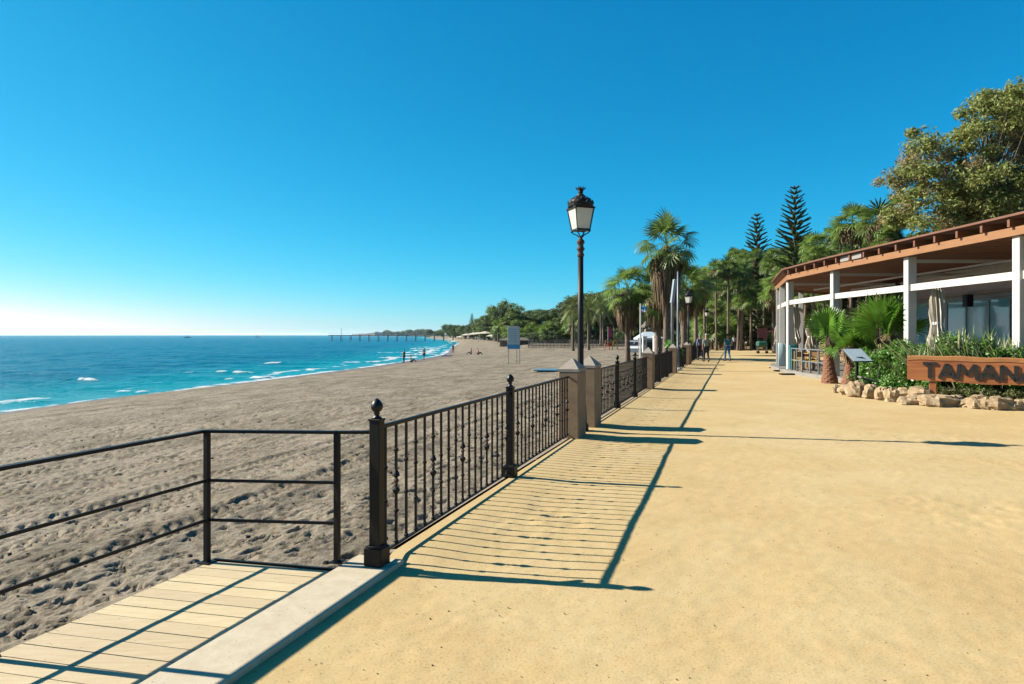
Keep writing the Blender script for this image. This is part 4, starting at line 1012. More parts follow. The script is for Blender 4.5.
# loudspeaker and floodlights
b = MB(); b.cbox(rel((16.9,25.3,2.95)), (.26,.28,.46), None, .03); b.build('loudspeaker', M_black, pav)
for x, y, z in ((12.75,22.6,3.34),(12.85,31.4,3.35)):
    b = MB(); b.cbox(rel((x,y,z)), (.20,.10,.13), None, .02); b.cbox(rel((x,y,z-.07)), (.03,.03,.16)); f = b.build('floodlight', M_black, pav)
b = MB(); b.cbox(rel((12.02,24.2,CT_Z+.315)), (.05,1.5,.17)); b.build('gutter_cover', mat('grey_metal_plate', (.30,.27,.26), .5), pav)

# ---- terrace things
M_canvas = mat('cream_canvas', (.52,.46,.37), .85, color2=(.60,.54,.45), scale=4, bump=.3, bscale=14, bdist=.02)
def closed_parasol(x, Y, z0, ztop, r, label):
    t = thing('closed_parasol', label, 'parasol', px(x, Y, z0), random.random()*6, 'cream parasols folded shut around the terrace')
    H = ztop-z0; b = MB(); b.tube([(0,0,0),(0,0,H)], .022, 8); b.lathe([(.26,0),(.26,.05),(.05,.09),(.03,.3)], 12); b.build('pole', M_grey, t)
    zb = 1.25-z0 if ztop > 2.9 else .75; b = MB(); n = 24; prof = [(0,H+.02),(.06,H),(r*.50,H-.22),(r*.66,H-.5),(r*.68,H*.72),(r*.52,H*.60),(r*.72,H*.5),(r*.86,zb+.28),(r*.80,zb+.08),(r*.45,zb)]
    vs = []
    for i, (q, z) in enumerate(prof):
        for k in range(n):
            a = 2*math.pi*k/n; f = 1+.28*math.cos(k*math.pi)*(i > 1)+.14*math.sin(3*a+i*1.3)*(i > 1); vs.append((q*f*math.cos(a+.1*i), q*f*math.sin(a+.1*i), z+(.05*math.sin(k*1.9) if i == len(prof)-1 else 0)))
    b.add(vs, [(i*n+k, i*n+(k+1)%n, (i+1)*n+(k+1)%n, (i+1)*n+k) for i in range(len(prof)-1) for k in range(n)]); b.build('canopy', M_canvas, t)
    b = MB(); b.lathe([(r*.56,H*.60),(r*.60,H*.615),(r*.56,H*.63)], 16); b.build('tie_strap', M_white, t)
closed_parasol(937.5, 20.6, .125, 3.22, .25, 'closed cream parasol between the two nearest white columns, before the windows')
closed_parasol(795, 32.6, .125, 3.12, .27, 'closed cream parasol beside the column at the bend of the roof')
closed_parasol(811.5, 35.0, .125, 2.5, .30, 'closed cream parasol behind the cafe chairs, right of the bend column')
closed_parasol(777.5, 38.6, PATH_Z, 2.25, .22, 'closed cream parasol leftmost of all, outside the last thin column')
closed_parasol(820, 34.0, .125, 1.95, .22, 'small closed cream parasol behind the left small palm')
M_wood = mat('honey_wood', (.42,.24,.09), .5, var=.2, scale=10); M_yel = mat('yellow_fabric', (.62,.40,.03), .7); M_teal = mat('turquoise_board', (.03,.36,.38), .5, var=.08, scale=3)
def chair():
    t = thing('cafe_chair', 'x', 'chair', (0,0,.125), 0, 'cafe chairs on the terrace'); b = MB()
    b.cbox((0,0,.45), (.43,.43,.035), None, .008); b.build('seat', M_yel, t)
    for sx in (-1,1):
        for sy in (-1,1):
            b = MB(); b.bar((sx*.19,sy*.19,0), (sx*.18,sy*.18,.432 if sy < 0 else .85), .03, .03, (1,0,0)); b.build('leg', M_wood, t)
    b = MB(); b.cbox((0,.185,.70), (.34,.02,.24), None, .006); b.build('backrest', M_wood, t); return t
ch = chair(); spots = [(801,29.8,.3),(808,30.9,2.2),(815,28.9,-.5),(803,33,1.2),(812,31.6,3.0),(868,24.6,.4),(876,23.8,2.5),(840,27.4,1.1)]
chl = ['leftmost yellow cafe chair behind the terrace barrier','yellow cafe chair second from the left behind the barrier','yellow cafe chair beside the left palm trunk','yellow cafe chair farther back by the turquoise board','yellow cafe chair behind the middle of the barrier','cafe chair glimpsed between the small palms and hedge','cafe chair just left of the second nearest column','cafe chair hidden behind the two small palms']
for i, (x, Y, a) in enumerate(spots):
    if i == 0: ch.location = px(x, Y, .125); ch.rotation_euler = (0,0,a); ch['label'] = chl[0]
    else: dup(ch, px(x, Y, .125), a, chl[i])
def table():
    t = thing('cafe_table', 'x', 'table', (0,0,.125), 0, 'cafe tables on the terrace'); b = MB(); b.cbox((0,0,.735), (.75,.75,.035), None, .008); b.build('tabletop', M_wood, t)
    b = MB(); b.tube([(0,0,.01),(0,0,.716)], .03, 8); b.lathe([(.24,0),(.24,.015),(.05,.04),(.03,.06)], 12); b.build('pedestal', M_black, t); return t
tb = table(); tl = ['small wooden cafe table behind the terrace barrier at left','small wooden cafe table seen just left of the small palms','small wooden cafe table between the small palms and the second column']
for i, (x, Y) in enumerate(((804,30.6),(813,30.2),(872,24.2))):
    if i == 0: tb.location = px(x, Y, .125); tb['label'] = tl[0]
    else: dup(tb, px(x, Y, .125), 0, tl[i])
b = MB(); b.box((-.16,-.03,0), (.16,.03,1.10), None, .008); o = b.build('menu_board', M_teal, None, px(793.4, 30.6, .127)); tag(o, 'narrow turquoise board standing right of the bend column', 'board')
b = MB(); b.box((-.40,-.02,0), (.40,.02,1.15), None, .008); o = b.build('glass_screen', mat('pale_blue_screen', (.50,.68,.74), .2), None, px(786.5, 34.2, .127), R(-60)); tag(o, 'pale blue wind screen panel between the two thin left columns', 'screen')
t = thing('barrier', 'low silver terrace barrier with upright posts left of the palm trunk', 'barrier', (12.25, 26.6, .125))
for k in range(6):
    b = MB(); x, y = .05+(k>3)*.1*(k-3), k*.78; b.cbox((x,y,.5), (.05,.05,1.0), None, .004); b.cbox((x,y,.01), (.14,.14,.02)); b.build('post', M_grey, t)
for z in (.45, .96):
    b = MB(); b.bar((.05,0,z), (.05,2.34,z), .03, .04); b.bar((.05,2.34,z), (.25,3.9,z), .03, .04); b.build('rail', M_grey, t)
for i, (x, Y) in enumerate(((784,32.2),(790.5,29.4),(779,35))):   # dark door mats / feet at the columns
    b = MB(); b.box((-.45,-.16,0), (.45,.16,.05), None, .01); o = b.build('column_foot', M_black, None, px(x, Y, PATH_Z+.012)); tag(o, ('black base slab on the path beside the outermost thin column','black base slab on the path at the column of the roof bend','black base slab on the path at the far left corner of the terrace')[i], 'base slab')

# ------------------------------------------------------------------ planting bed in front
M_rock = mat('buff_limestone', (.30,.20,.10), .9, color2=(.48,.36,.22), scale=3.5, detail=12, bump=.8, bscale=9, bdist=.03, objrand=.12)
M_bed = mat('bed_soil', (.20,.15,.085), .95, color2=(.11,.085,.05), scale=4, bump=.5, bscale=20)
b = MB(); bedp = [(9.75,19.5),(10.1,17.5),(10.95,16.25),(12.1,15.65),(14.5,14.6),(18,14.3),(18,16.2),(12.3,16.45),(11.94,18),(11.94,23.6),(11.3,23.2),(10.6,21.8)]
b.prism(bedp, -.2, .02); struct(b.build('planting_bed', M_bed))
def rock(p, w, h, seed, label, dpt=None):
    rr = random.Random(seed); import mathutils.noise as mn
    b = MB(); n, m_ = 16, 10; vs = []; off = Vector((seed*3.1, seed*1.7, 0)); dpt = dpt or w*.8
    for i in range(m_+1):
        th = math.pi*i/m_
        for k in range(n):
            ph = 2*math.pi*k/n; d = Vector((math.sin(th)*math.cos(ph), math.sin(th)*math.sin(ph), math.cos(th)))
            sq = Vector([math.copysign(abs(c)**.82, c) for c in d]); r = 1+.42*mn.noise(d*1.3+off)+.26*mn.noise(d*2.8+off)+.12*mn.noise(d*7+off)
            vs.append((sq.x*w/2*r, sq.y*dpt/2*r, sq.z*h/2*r))
    fs = [(i*n+k, i*n+(k+1)%n, (i+1)*n+(k+1)%n, (i+1)*n+k) for i in range(m_) for k in range(n)]
    b.add(vs, fs); o = b.build('edging_rock', M_rock, None, p); o.rotation_euler = (rr.uniform(-.1,.1), rr.uniform(-.15,.15), rr.uniform(-.4,.4)); tag(o, label, 'rock', 'buff rocks edging the planting bed')
ROCKS = [(846,19.6,.42,.38),(858,19.0,.62,.52),(873,18.5,.60,.46),(883,18.0,.42,.44),(893,17.6,.46,.44),(903,17.5,.42,.44),(911,16.9,.62,.24),(924,17.2,.80,.52),(937,16.5,.85,.34),(953,16.5,.50,.36),(965,16.3,.55,.22),(961,17.0,.85,.42),(978,15.9,.42,.42),(988,15.8,.50,.36),(999,15.7,.66,.40),(1014,15.6,.40,.28),(1025,15.7,.62,.34),(1046,15.5,.6,.4),(838,20.3,.34,.30)]
for i, (x, Y, w, h) in enumerate(sorted(ROCKS)):
    rock(px(x, Y, PATH_Z+h*.32), w*.95, h*.9, i+3, 'buff limestone rock edging the bed, %s from the left in the row' % ORD[i])
# sign
M_sign = mat('oiled_sign_timber', (.24,.065,.016), .5, color2=(.46,.165,.045), scale=1.6, stretch=(.5,1,9), detail=10, bump=.35, bscale=12, bdist=.006)
M_signhi = mat('painted_lip_highlight', (.50,.23,.08), .55, color2=(.38,.15,.05), scale=3, bump=.4, bscale=20, bdist=.01)  # paler timber colour paints the highlight along the sign's top
sA, sB = Vector((9.96, 17.2, 0)), Vector((11.93, 15.9, 0)); su = (sB-sA).normalized(); sang = math.atan2(su.y, su.x)
t = thing('restaurant_sign', 'long oiled timber sign with black letters TAMANA above the rock edging', 'sign', sA, sang)
b = MB(); N_ = 26; LL = 3.9; vs = []
for i in range(N_+1):
    u = i/N_; x = u*LL
    zt = 1.145+.015*math.sin(x*2.2)+.01*math.sin(x*7); zb = .575-.075*math.sin(min(1, u*1.6)*math.pi/2)-.012*math.sin(x*5)
    th = .17
    vs += [(x,-th/2,zb),(x,th/2,zb),(x,th/2,zt),(x,-th/2,zt)]
fs = [(0,1,2,3), tuple(N_*4+3-k for k in range(4))]
for i in range(N_):
    for k in range(4): fs.append((i*4+k, (i+1)*4+k, (i+1)*4+(k+1)%4, i*4+(k+1)%4))
b.add(vs, fs); b.build('board', M_sign, t)
b = MB(); vs = []     # rounded top lip, its golden highlight put into the colour
for i in range(N_+1):
    x = i/N_*LL; zt = 1.145+.015*math.sin(x*2.2)+.01*math.sin(x*7)
    vs += [(x,-.098,zt-.10+.012*math.sin(x*4)),(x,-.088,zt-.085),(x,-.088,zt+.010),(x,-.105,zt-.006)]
b.add(vs, fs); b.build('top_lip', M_signhi, t)
for x in (.55, 2.9):
    b = MB(); b.box((x-.08,-.05,-.05), (x+.08,.05,.60), None, .01); b.build('post', M_sign, t)
M_letter = mat('black_sign_letters', (.012,.011,.010), .5)
# letters from strokes: coordinates in cap-height units
GL = {'T':[((0,1),(.78,1)),((.39,1),(.39,0))], 'A':[((0,0),(.42,1)),((.42,1),(.84,0)),((.15,.30),(.69,.30))], 'M':[((0,0),(.10,1)),((.10,1),(.50,.30)),((.50,.30),(.90,1)),((.90,1),(1.0,0))], 'N':[((0,0),(0,1)),((0,1),(.72,0)),((.72,0),(.72,1))]}
def letter(ch, x, z, h, sx, w=.072):
    b = MB()
    for (p, q) in GL[ch]:
        a = Vector((x+p[0]*h*sx, -.105, z+p[1]*h)); c = Vector((x+q[0]*h*sx, -.105, z+q[1]*h)); d = (c-a).normalized()
        if ch == 'T': pass
        b.bar(a-d*(w*.35 if abs(d.z) > .3 else 0), c+d*(w*.35 if abs(d.z) > .3 else 0), w, .045 , (0,1,0)) if False else b.bar(a, c, .03, w, (0,-1,0) if False else (0,0,1) if abs(d.z) < .3 else (1,0,0))
    o = b.build('letter', M_letter, t); o['label'] = 'black letter '+ch
def at_px(x):   # distance along the sign seen at a picture column
    r = (x-512)/683; k = (sA.x - r*sA.y)/(r*su.y - su.x); return k
for ch_, xa, xb in (('T',923.3,936.5),('A',939.5,954.5),('M',957.5,977),('A',980,997),('N',1001.5,1016),('A',1020,1039)):
    ka, kb = at_px(xa), at_px(xb); h = .36; z = .62-.02*(ka/2); wid = {'T':.78,'A':.84,'M':1.0,'N':.72}[ch_]
    letter(ch_, ka, z, h, (kb-ka)/h/wid)
# lectern with map
t = thing('info_lectern', 'small tilted pale blue notice board on a post beside the small palms', 'notice board', px(857.5, 19.75, 0))
b = MB(); M = Matrix.Translation((0,0,1.09)) @ Matrix.Rotation(R(12), 4, 'Z') @ Matrix.Rotation(R(36), 4, 'X'); b.cbox((0,0,0), (.66,.62,.03), M, .006); b.build('board', mat('dark_board_back', (.05,.06,.06), .5), t)
b = MB(); b.cbox((0,0,.018), (.61,.57,.006), M); o = b.build('panel', mat('pale_blue_panel', (.46,.60,.66), .6, color2=(.60,.70,.74), scale=3), t)
b = MB(); b.cbox((0,0.02,.5), (.07,.07,1.08), None, .005); b.cbox((0,-.03,1.03),(.2,.2,.04)); b.build('post', M_black, t)
M2 = Matrix.Translation(Vector((.12,-.55,.40))) @ Matrix.Rotation(R(16), 4, 'Y') @ Matrix.Rotation(R(8), 4, 'X')
b = MB(); b.cbox((0,0,0), (.72,.22,.06), M2, .01); o = b.build('old_plank', mat('grey_weathered_plank', (.16,.14,.11), .9, var=.3, scale=8), None, t.location); tag(o, 'grey weathered plank lying slanted on the rocks under the notice board', 'plank')
# hedge and plants
HP = [(11.3,21.6,.55,.55,.66),(11.0,20.6,.55,.6,.66),(10.95,19.6,.6,.6,.82),(11.55,20.0,.45,.8,.85),(11.1,18.7,.65,.6,.80),(11.45,17.9,.6,.6,.80),(11.9,17.1,.6,.5,.80),(12.4,16.4,.6,.4,.76),(13.2,16.0,.7,.4,.76),(14.2,15.8,.7,.4,.76),(10.45,18.5,.4,.4,.36),(10.75,17.8,.4,.4,.36),(10.3,19.4,.3,.3,.26)]
cs = []; rr = random.Random(8)
for (x, y, rx, ry, rz) in HP:
    for _ in range(30):
        d = Vector((rr.gauss(0,1), rr.gauss(0,1), rr.gauss(0,1))).normalized()*(.4+.6*rr.random()); cs.append((x+d.x*rx-10.8, y+d.y*ry-19.5, max(.08, rz+d.z*rz)))
t = thing('hedge', 'bright green leafy hedge filling the bed behind the timber sign', 'hedge', (10.8,19.5,0))
V, F = leaf_cloud(cs, 150, [rr.uniform(.13,.30) for _ in cs], .042, 31, .9); link(npmesh('foliage', V, F, M_hedge), 'foliage', t)
link(branchy([c for c in cs if c[2] > .8][:60], .2, .05, 3, M_bark, limbs=10), 'stem', t) if False else None
b = MB()
for (x, y, *_r) in HP:
    for k in range(3): b.tube([(x-10.8+rr.uniform(-.1,.1), y-19.5+rr.uniform(-.1,.1), 0), (x-10.8+rr.uniform(-.3,.3), y-19.5+rr.uniform(-.3,.3), .9)], [.018,.006], 5)
b.build('stems', M_bark, t)
M_phor = mat('green_cream_sword_leaf', (.12,.19,.045), .45, island=.45, trans=.2)
M_phor2 = mat('cream_striped_sword_leaf', (.42,.44,.20), .5, island=.3, trans=.15)
def sword(p, n, L, seed, label, m):
    rr = random.Random(seed); b = MB()
    for k in range(n):
        a = -.15+rr.random()*3.44; lean = rr.uniform(.05,.75); l = L*rr.uniform(.65,1.05); ca, sa = math.cos(a), math.sin(a); w = .036+.018*rr.random(); vs = []
        for i in range(6):
            q = i/5; r = l*q*math.sin(lean)*(.6+.5*q); z = l*(q*math.cos(lean*.7)-.10*lean*q**3); ww = w*(1-q**2.2)+.002; vs += [(r*ca-ww*sa, r*sa+ww*ca, z),(r*ca, r*sa, z-.012),(r*ca+ww*sa, r*sa-ww*ca, z)]
        fs = []
        for i in range(5): fs += [(i*3,i*3+1,i*3+4,i*3+3),(i*3+1,i*3+2,i*3+5,i*3+4)]
        b.add(vs, fs)
    o = b.build('sword_leaf_plant', m, None, p); tag(o, label, 'plant', 'sword-leaved plants behind the timber sign')
for i, (x, Y, L, m_) in enumerate(((917,17.9,1.35,M_phor),(932,17.7,1.6,M_phor2),(946,17.4,1.5,M_phor),(958,17.3,1.7,M_phor2),(972,17.0,1.75,M_phor),(985,16.9,1.6,M_phor2),(997,16.8,1.85,M_phor),(1010,16.6,1.6,M_phor2),(1022,16.5,1.75,M_phor),(1040,16.2,1.6,M_phor2))):
    sword(px(x, Y+.12, 0), 46, L*1.1, i, '%s sword-leaved plant rising behind the sign, %s from the left' % ('cream-striped' if m_ is M_phor2 else 'plain green', ORD[i]), m_)
cs = []
for k in range(90):
    x = rr.uniform(940,1060); Y = np.interp(x, [940,1060], [17.0,15.75])-rr.uniform(-.1,.35); q = px(x, Y, 0); cs.append((q.x-11, q.y-16.4, rr.uniform(.10,.34)))
V, F = leaf_cloud(cs, 160, .17, .028, 41, .6); o = link(npmesh('low_juniper', V, F, M_jun), 'low_juniper', None, (11,16.4,0)); tag(o, 'low yellow-green spreading juniper under the timber sign', 'shrub')
# small palms by the terrace
M_yt = mat('red_brown_young_palm_trunk', (.17,.065,.032), .9, color2=(.30,.14,.075), scale=6, stretch=(1,1,4), detail=8, bump=.9, bscale=22, bdist=.02)
def young_palm(p, h, r, nf, Rf, seed, label, elo=15, yaw=0, m=None, dead=True):
    t = thing('young_fan_palm', label, 'palm tree', p, yaw, 'young fan palms at the terrace edge'); rnd_ = random.Random(seed)
    b = MB(); n = 16; vs = []; S = 30
    for i in range(S+1):
        u = i/S; rr_ = r*(1.0-.52*u)*(1+.16*math.exp(-((u-.12)/.14)**2))*(1+.03*(i%2))
        for k in range(n):
            a = 2*math.pi*k/n; f = 1+.035*math.sin(k*3.1+i*1.7); vs.append((rr_*f*math.cos(a)-.10*u, rr_*f*math.sin(a), u*h-.05))
    b.add(vs, [(i*n+k, i*n+(k+1)%n, (i+1)*n+(k+1)%n, (i+1)*n+k) for i in range(S) for k in range(n)]+[tuple(S*n+k for k in range(n))]); b.build('trunk', M_yt, t)
    VV = []; FF = []; o = 0
    for k in range(nf):
        u = (k+.5)/nf; el = R(elo+(88-elo)*u**.8+rnd_.uniform(-6,6)); az = k*2.39996+rnd_.uniform(-.3,.3)
        d = Vector((math.cos(el)*math.cos(az), math.cos(el)*math.sin(az), math.sin(el))); pl = Rf*rnd_.uniform(.85,1.15); base = Vector((-.10,0,h-.1)); tip = base+d*pl
        s = frame_from(d); w = .02
        VV.append(np.array([tuple(base+s@Vector((0,-w,0))),tuple(base+s@Vector((0,w,0))),tuple(tip+s@Vector((0,w*.6,0))),tuple(tip+s@Vector((0,-w*.6,0)))])); FF.append(np.array([[o,o+1,o+2,o+3]])); o += 4
        dd = Vector((d.x,d.y,d.z+.1-.3*(1-u))).normalized(); V, F = fan_geom(Rf*rnd_.uniform(.9,1.1), 34, rnd_.uniform(250,320), .05+.2*(1-u), rnd=rnd_, web=.95)
        # pleat: alternate segments rise and sink
        M = frame_from(dd, rnd_.uniform(-1.2,1.2)); A = np.array([list(r_) for r_ in M]); VV.append(V@A.T+np.array(tuple(tip))); FF.append(F+o); o += len(V)
    link(npmesh('crown', np.concatenate(VV), np.concatenate(FF), m or M_fanb), 'crown', t)
    if dead:
        sk = skirt_mesh(.55, .28, seed, 60); link(sk, 'frond_stubs', t, (-.10,0,h+.25))
    return t
young_palm(px(830, 24.3, PATH_Z), 1.40, .25, 8, .72, 3, 'young fan palm with red-brown tapered trunk, left of the two on the path edge', 56, .4)
young_palm(px(848.5, 23.6, PATH_Z), 1.10, .22, 9, .64, 8, 'young fan palm with short red trunk just right of the leftmost one', 42, 1.9)
young_palm(px(885, 22.6, 0), 1.45, .20, 13, .86, 12, 'young fan palm with wide spiky crown rising behind the hedge', 30, 3.0)
young_palm(px(866, 23.5, 0), 1.0, .18, 7, .5, 15, 'low fan palm filling the gap between the two trunks and the hedge', 35, 1.0, None, False)
# ------------------------------------------------------------------ people
DG = None
def skin_mesh(name, verts, edges, radii, m, sub=2, root=0):
    me = bpy.data.meshes.new('tmp'); me.from_pydata(verts, edges, []); o = bpy.data.objects.new('tmp', me); COL.objects.link(o)
    sk = o.modifiers.new('s', 'SKIN'); lay = me.skin_vertices[0].data
    for i, r in enumerate(radii):
        lay[i].radius = r if hasattr(r, '__len__') else (r, r); lay[i].use_root = (i == root)
    sk.use_smooth_shade = True; sk.branch_smoothing = .3
    if sub: s = o.modifiers.new('u', 'SUBSURF'); s.levels = sub; s.render_levels = sub
    dg = bpy.context.evaluated_depsgraph_get(); ev = o.evaluated_get(dg); out = bpy.data.meshes.new_from_object(ev); out.name = name
    bpy.data.objects.remove(o, do_unlink=True); bpy.data.meshes.remove(me); out.materials.clear(); out.materials.append(m)
    out.polygons.foreach_set('use_smooth', [True]*len(out.polygons)); return out
M_skin = mat('sun_tanned_skin', (.42,.23,.15), .6)
def cloth(name, c): return mat(name, c, .9, var=.2, scale=9, bump=.3, bscale=18, bdist=.01)
POSES = {}
def pose(kind):
    'joint positions (metres), facing +Y'
    J = dict(pel=(0,0,.93), spn=(0,.01,1.12), chs=(0,.01,1.33), nck=(0,.01,1.50), hd0=(0,.02,1.58), hd1=(0,.03,1.70))
    if kind == 'walk':
        J.update(hipL=(-.09,0,.90), kneL=(-.10,.16,.50), ankL=(-.10,.20,.09), toeL=(-.11,.36,.04), hipR=(.09,0,.90), kneR=(.10,.02,.48), ankR=(.10,-.20,.13), toeR=(.11,-.07,.03),
                 shL=(-.18,0,1.42), elL=(-.24,-.08,1.15), wrL=(-.25,-.02,.90), shR=(.18,0,1.42), elR=(.24,-.04,1.15), wrR=(.25,.12,.93))
    elif kind == 'stand':
        J.update(hipL=(-.09,0,.90), kneL=(-.10,.02,.49), ankL=(-.11,0,.09), toeL=(-.13,.16,.03), hipR=(.09,0,.90), kneR=(.10,.03,.49), ankR=(.11,.02,.09), toeR=(.14,.17,.03),
                 shL=(-.18,0,1.42), elL=(-.25,-.02,1.15), wrL=(-.25,.04,.90), shR=(.18,0,1.42), elR=(.25,-.02,1.15), wrR=(.24,.06,.91))
    elif kind == 'sit':
        J.update(pel=(0,0,.13), spn=(0,-.05,.32), chs=(0,-.07,.54), nck=(0,-.04,.70), hd0=(0,-.03,.78), hd1=(0,-.01,.90),
                 hipL=(-.09,.02,.12), kneL=(-.15,.42,.42), ankL=(-.12,.66,.08), toeL=(-.12,.82,.04), hipR=(.09,.02,.12), kneR=(.15,.42,.40), ankR=(.12,.68,.08), toeR=(.12,.84,.04),
                 shL=(-.18,-.07,.62), elL=(-.26,.10,.44), wrL=(-.18,.33,.42), shR=(.18,-.07,.62), elR=(.26,.10,.44), wrR=(.18,.33,.42))
    elif kind == 'lie':
        J.update(pel=(0,0,.13), spn=(0,-.20,.13), chs=(0,-.42,.15), nck=(0,-.58,.17), hd0=(0,-.66,.19), hd1=(0,-.78,.19),
                 hipL=(-.09,.02,.12), kneL=(-.12,.42,.20), ankL=(-.12,.82,.08), toeL=(-.14,.88,.2), hipR=(.09,.02,.12), kneR=(.12,.40,.30), ankR=(.12,.72,.08), toeR=(.12,.86,.08),
                 shL=(-.18,-.48,.14), elL=(-.34,-.30,.08), wrL=(-.30,-.08,.08), shR=(.18,-.48,.14), elR=(.34,-.30,.08), wrR=(.30,-.08,.08))
    return J
BODY_R = dict(pel=(.14,.10), spn=(.125,.095), chs=(.15,.105), nck=.055, hd0=.078, hd1=.085, hipL=.088, kneL=.058, ankL=.040, toeL=.035, hipR=.088, kneR=.058, ankR=.040, toeR=.035, shL=.055, elL=.042, wrL=.028, shR=.055, elR=.042, wrR=.028)
BODY_E = [('pel','spn'),('spn','chs'),('chs','nck'),('nck','hd0'),('hd0','hd1'),('pel','hipL'),('hipL','kneL'),('kneL','ankL'),('ankL','toeL'),('pel','hipR'),('hipR','kneR'),('kneR','ankR'),('ankR','toeR'),('chs','shL'),('shL','elL'),('elL','wrL'),('chs','shR'),('shR','elR'),('elR','wrR')]
CACHE = {}
def body_mesh(kind):
    if kind in CACHE: return CACHE[kind]
    J = pose(kind); names = list(J); V = [J[n] for n in names]; E = [(names.index(a), names.index(b)) for a, b in BODY_E]; Rr = [BODY_R[n] for n in names]
    for sd in 'LR':      # palm, four fingers, thumb
        w = Vector(J['wr'+sd]); d = (w-Vector(J['el'+sd])).normalized(); s = 1 if sd == 'R' else -1
        across = Vector((0,1,0))-d*d.y; across.normalize(); inn = d.cross(across)*s
        pal = w+d*.05; V.append(tuple(pal)); Rr.append((.020,.034)); ip = len(V)-1; E.append((names.index('wr'+sd), ip))
        for f in range(4):
            o = (f-1.5)*.021; l = (.062,.074,.070,.055)[f]; a = pal+d*.045+across*(-o); b_ = a+d*l*.6; c = b_+d*l*.35+inn*.012
            V += [tuple(a), tuple(b_), tuple(c)]; Rr += [.010,.009,.007]; k = len(V)-3; E += [(ip,k),(k,k+1),(k+1,k+2)]
        a = pal+across*.036-d*.005; b_ = a+across*.02+d*.03; V += [tuple(a), tuple(b_)]; Rr += [.011,.009]; k = len(V)-2; E += [(ip,k),(k,k+1)]
    hd = Vector(J['hd1']); h0 = Vector(J['hd0']); f = Vector((0,1,0)) if kind != 'lie' else Vector((0,0,1))
    for p, r in ((h0+f*.088+(hd-h0)*.35, .014), (h0+(hd-h0)*.35+Vector((.082,0,0)), .014), (h0+(hd-h0)*.35-Vector((.082,0,0)), .014)):   # nose, ears
        V.append(tuple(p)); Rr.append(r); E.append((names.index('hd0'), len(V)-1))
    CACHE[kind] = skin_mesh('body', V, E, Rr, M_skin, 1); return CACHE[kind]
def sub_mesh(kind, keys, edges, rad, name, m, tips={}):
    J = dict(pose(kind)); 
    for k, (a, b_, u) in tips.items(): J[k] = tuple(Vector(J[a]).lerp(Vector(J[b_]), u))
    return skin_mesh(name, [J[k] for k in keys], [(keys.index(a), keys.index(b_)) for a, b_ in edges], [rad[k] for k in keys], m, 1)
def person(p, yaw, kind, shirt, pants, hair, label, h=1.0, short_pants=False, long_sleeve=False, bald=False, cat='person'):
    t = thing('person', label, cat, p, yaw); t.scale = (h,)*3
    link(body_mesh(kind), 'body', t)
    if shirt:
        q = .95 if long_sleeve else .75; e = ('elL','wrL',q) if long_sleeve else ('shL','elL',q)
        tips = {'cL':e, 'cR':tuple(s.replace('L','R') if isinstance(s,str) else s for s in e), 'low':('pel','hipL',0)}
        ks = ['low','spn','chs','shL','cL','shR','cR','ncb']; tips['ncb'] = ('chs','nck',.55)
        ed = [('low','spn'),('spn','chs'),('chs','shL'),('chs','shR'),('chs','ncb')]; rad = dict(low=(.165,.125), spn=(.155,.118), chs=(.172,.125), shL=.074, shR=.074, cL=.055, cR=.055, ncb=.075)
        if long_sleeve: ks += ['elL','elR']; rad.update(elL=.058, elR=.058); ed += [('shL','elL'),('elL','cL'),('shR','elR'),('elR','cR')]
        else: ed += [('shL','cL'),('shR','cR')]
        link(sub_mesh(kind, ks, ed, rad, 'shirt', shirt, tips), 'shirt', t)
    if pants:
        q = .1 if short_pants else .92
        ks = ['pel','hipL','hipR','kL','kR']; ed = [('pel','hipL'),('pel','hipR')]; tips = {}; rad = dict(pel=(.155,.118), hipL=.105, hipR=.105, kL=.075, kR=.075)
        if short_pants: tips = {'kL':('hipL','kneL',.85),'kR':('hipR','kneR',.85)}; ed += [('hipL','kL'),('hipR','kR')]
        else: tips = {'kL':('kneL','ankL',.90),'kR':('kneR','ankR',.90)}; ks += ['kneL','kneR']; rad.update(kneL=.074,kneR=.074,kL=.062,kR=.062); ed += [('hipL','kneL'),('kneL','kL'),('hipR','kneR'),('kneR','kR')]
        link(sub_mesh(kind, ks, ed, rad, 'trousers', pants, tips), 'trousers', t)
    J = pose(kind); hd = Vector(J['hd1']); b = MB(); n = 12; back = Vector((0,-.03,.015)) if kind != 'lie' else Vector((0,-.03,-.02))
    vs = []
    for i in range(7):
        th = math.pi*.62*i/6
        for k in range(n):
            a = 2*math.pi*k/n; vs.append(tuple(hd+back+Vector((.098*math.sin(th)*math.cos(a), .105*math.sin(th)*math.sin(a), .10*math.cos(th)))))
    b.add(vs, [(i*n+k,i*n+(k+1)%n,(i+1)*n+(k+1)%n,(i+1)*n+k) for i in range(6) for k in range(n)]); b.build('hair', hair, t, smooth=True)
    for sd in 'LR':
        a = Vector(J['ank'+sd]); e = Vector(J['toe'+sd]); b = MB(); b.tube([a-(e-a)*.25+Vector((0,0,-.02)), a.lerp(e,.4)+Vector((0,0,-.01)), e, e+(e-a)*.2], [.048,.052,.046,.02], 8); b.build('shoe', M_shoe, t, smooth=True)
    return t
M_shoe = cloth('dark_shoe', (.03,.03,.03)); M_hg = cloth('grey_hair', (.35,.33,.31)); M_hb = cloth('brown_hair', (.05,.03,.02)); M_bald = mat('pale_scalp', (.50,.30,.20), .5)
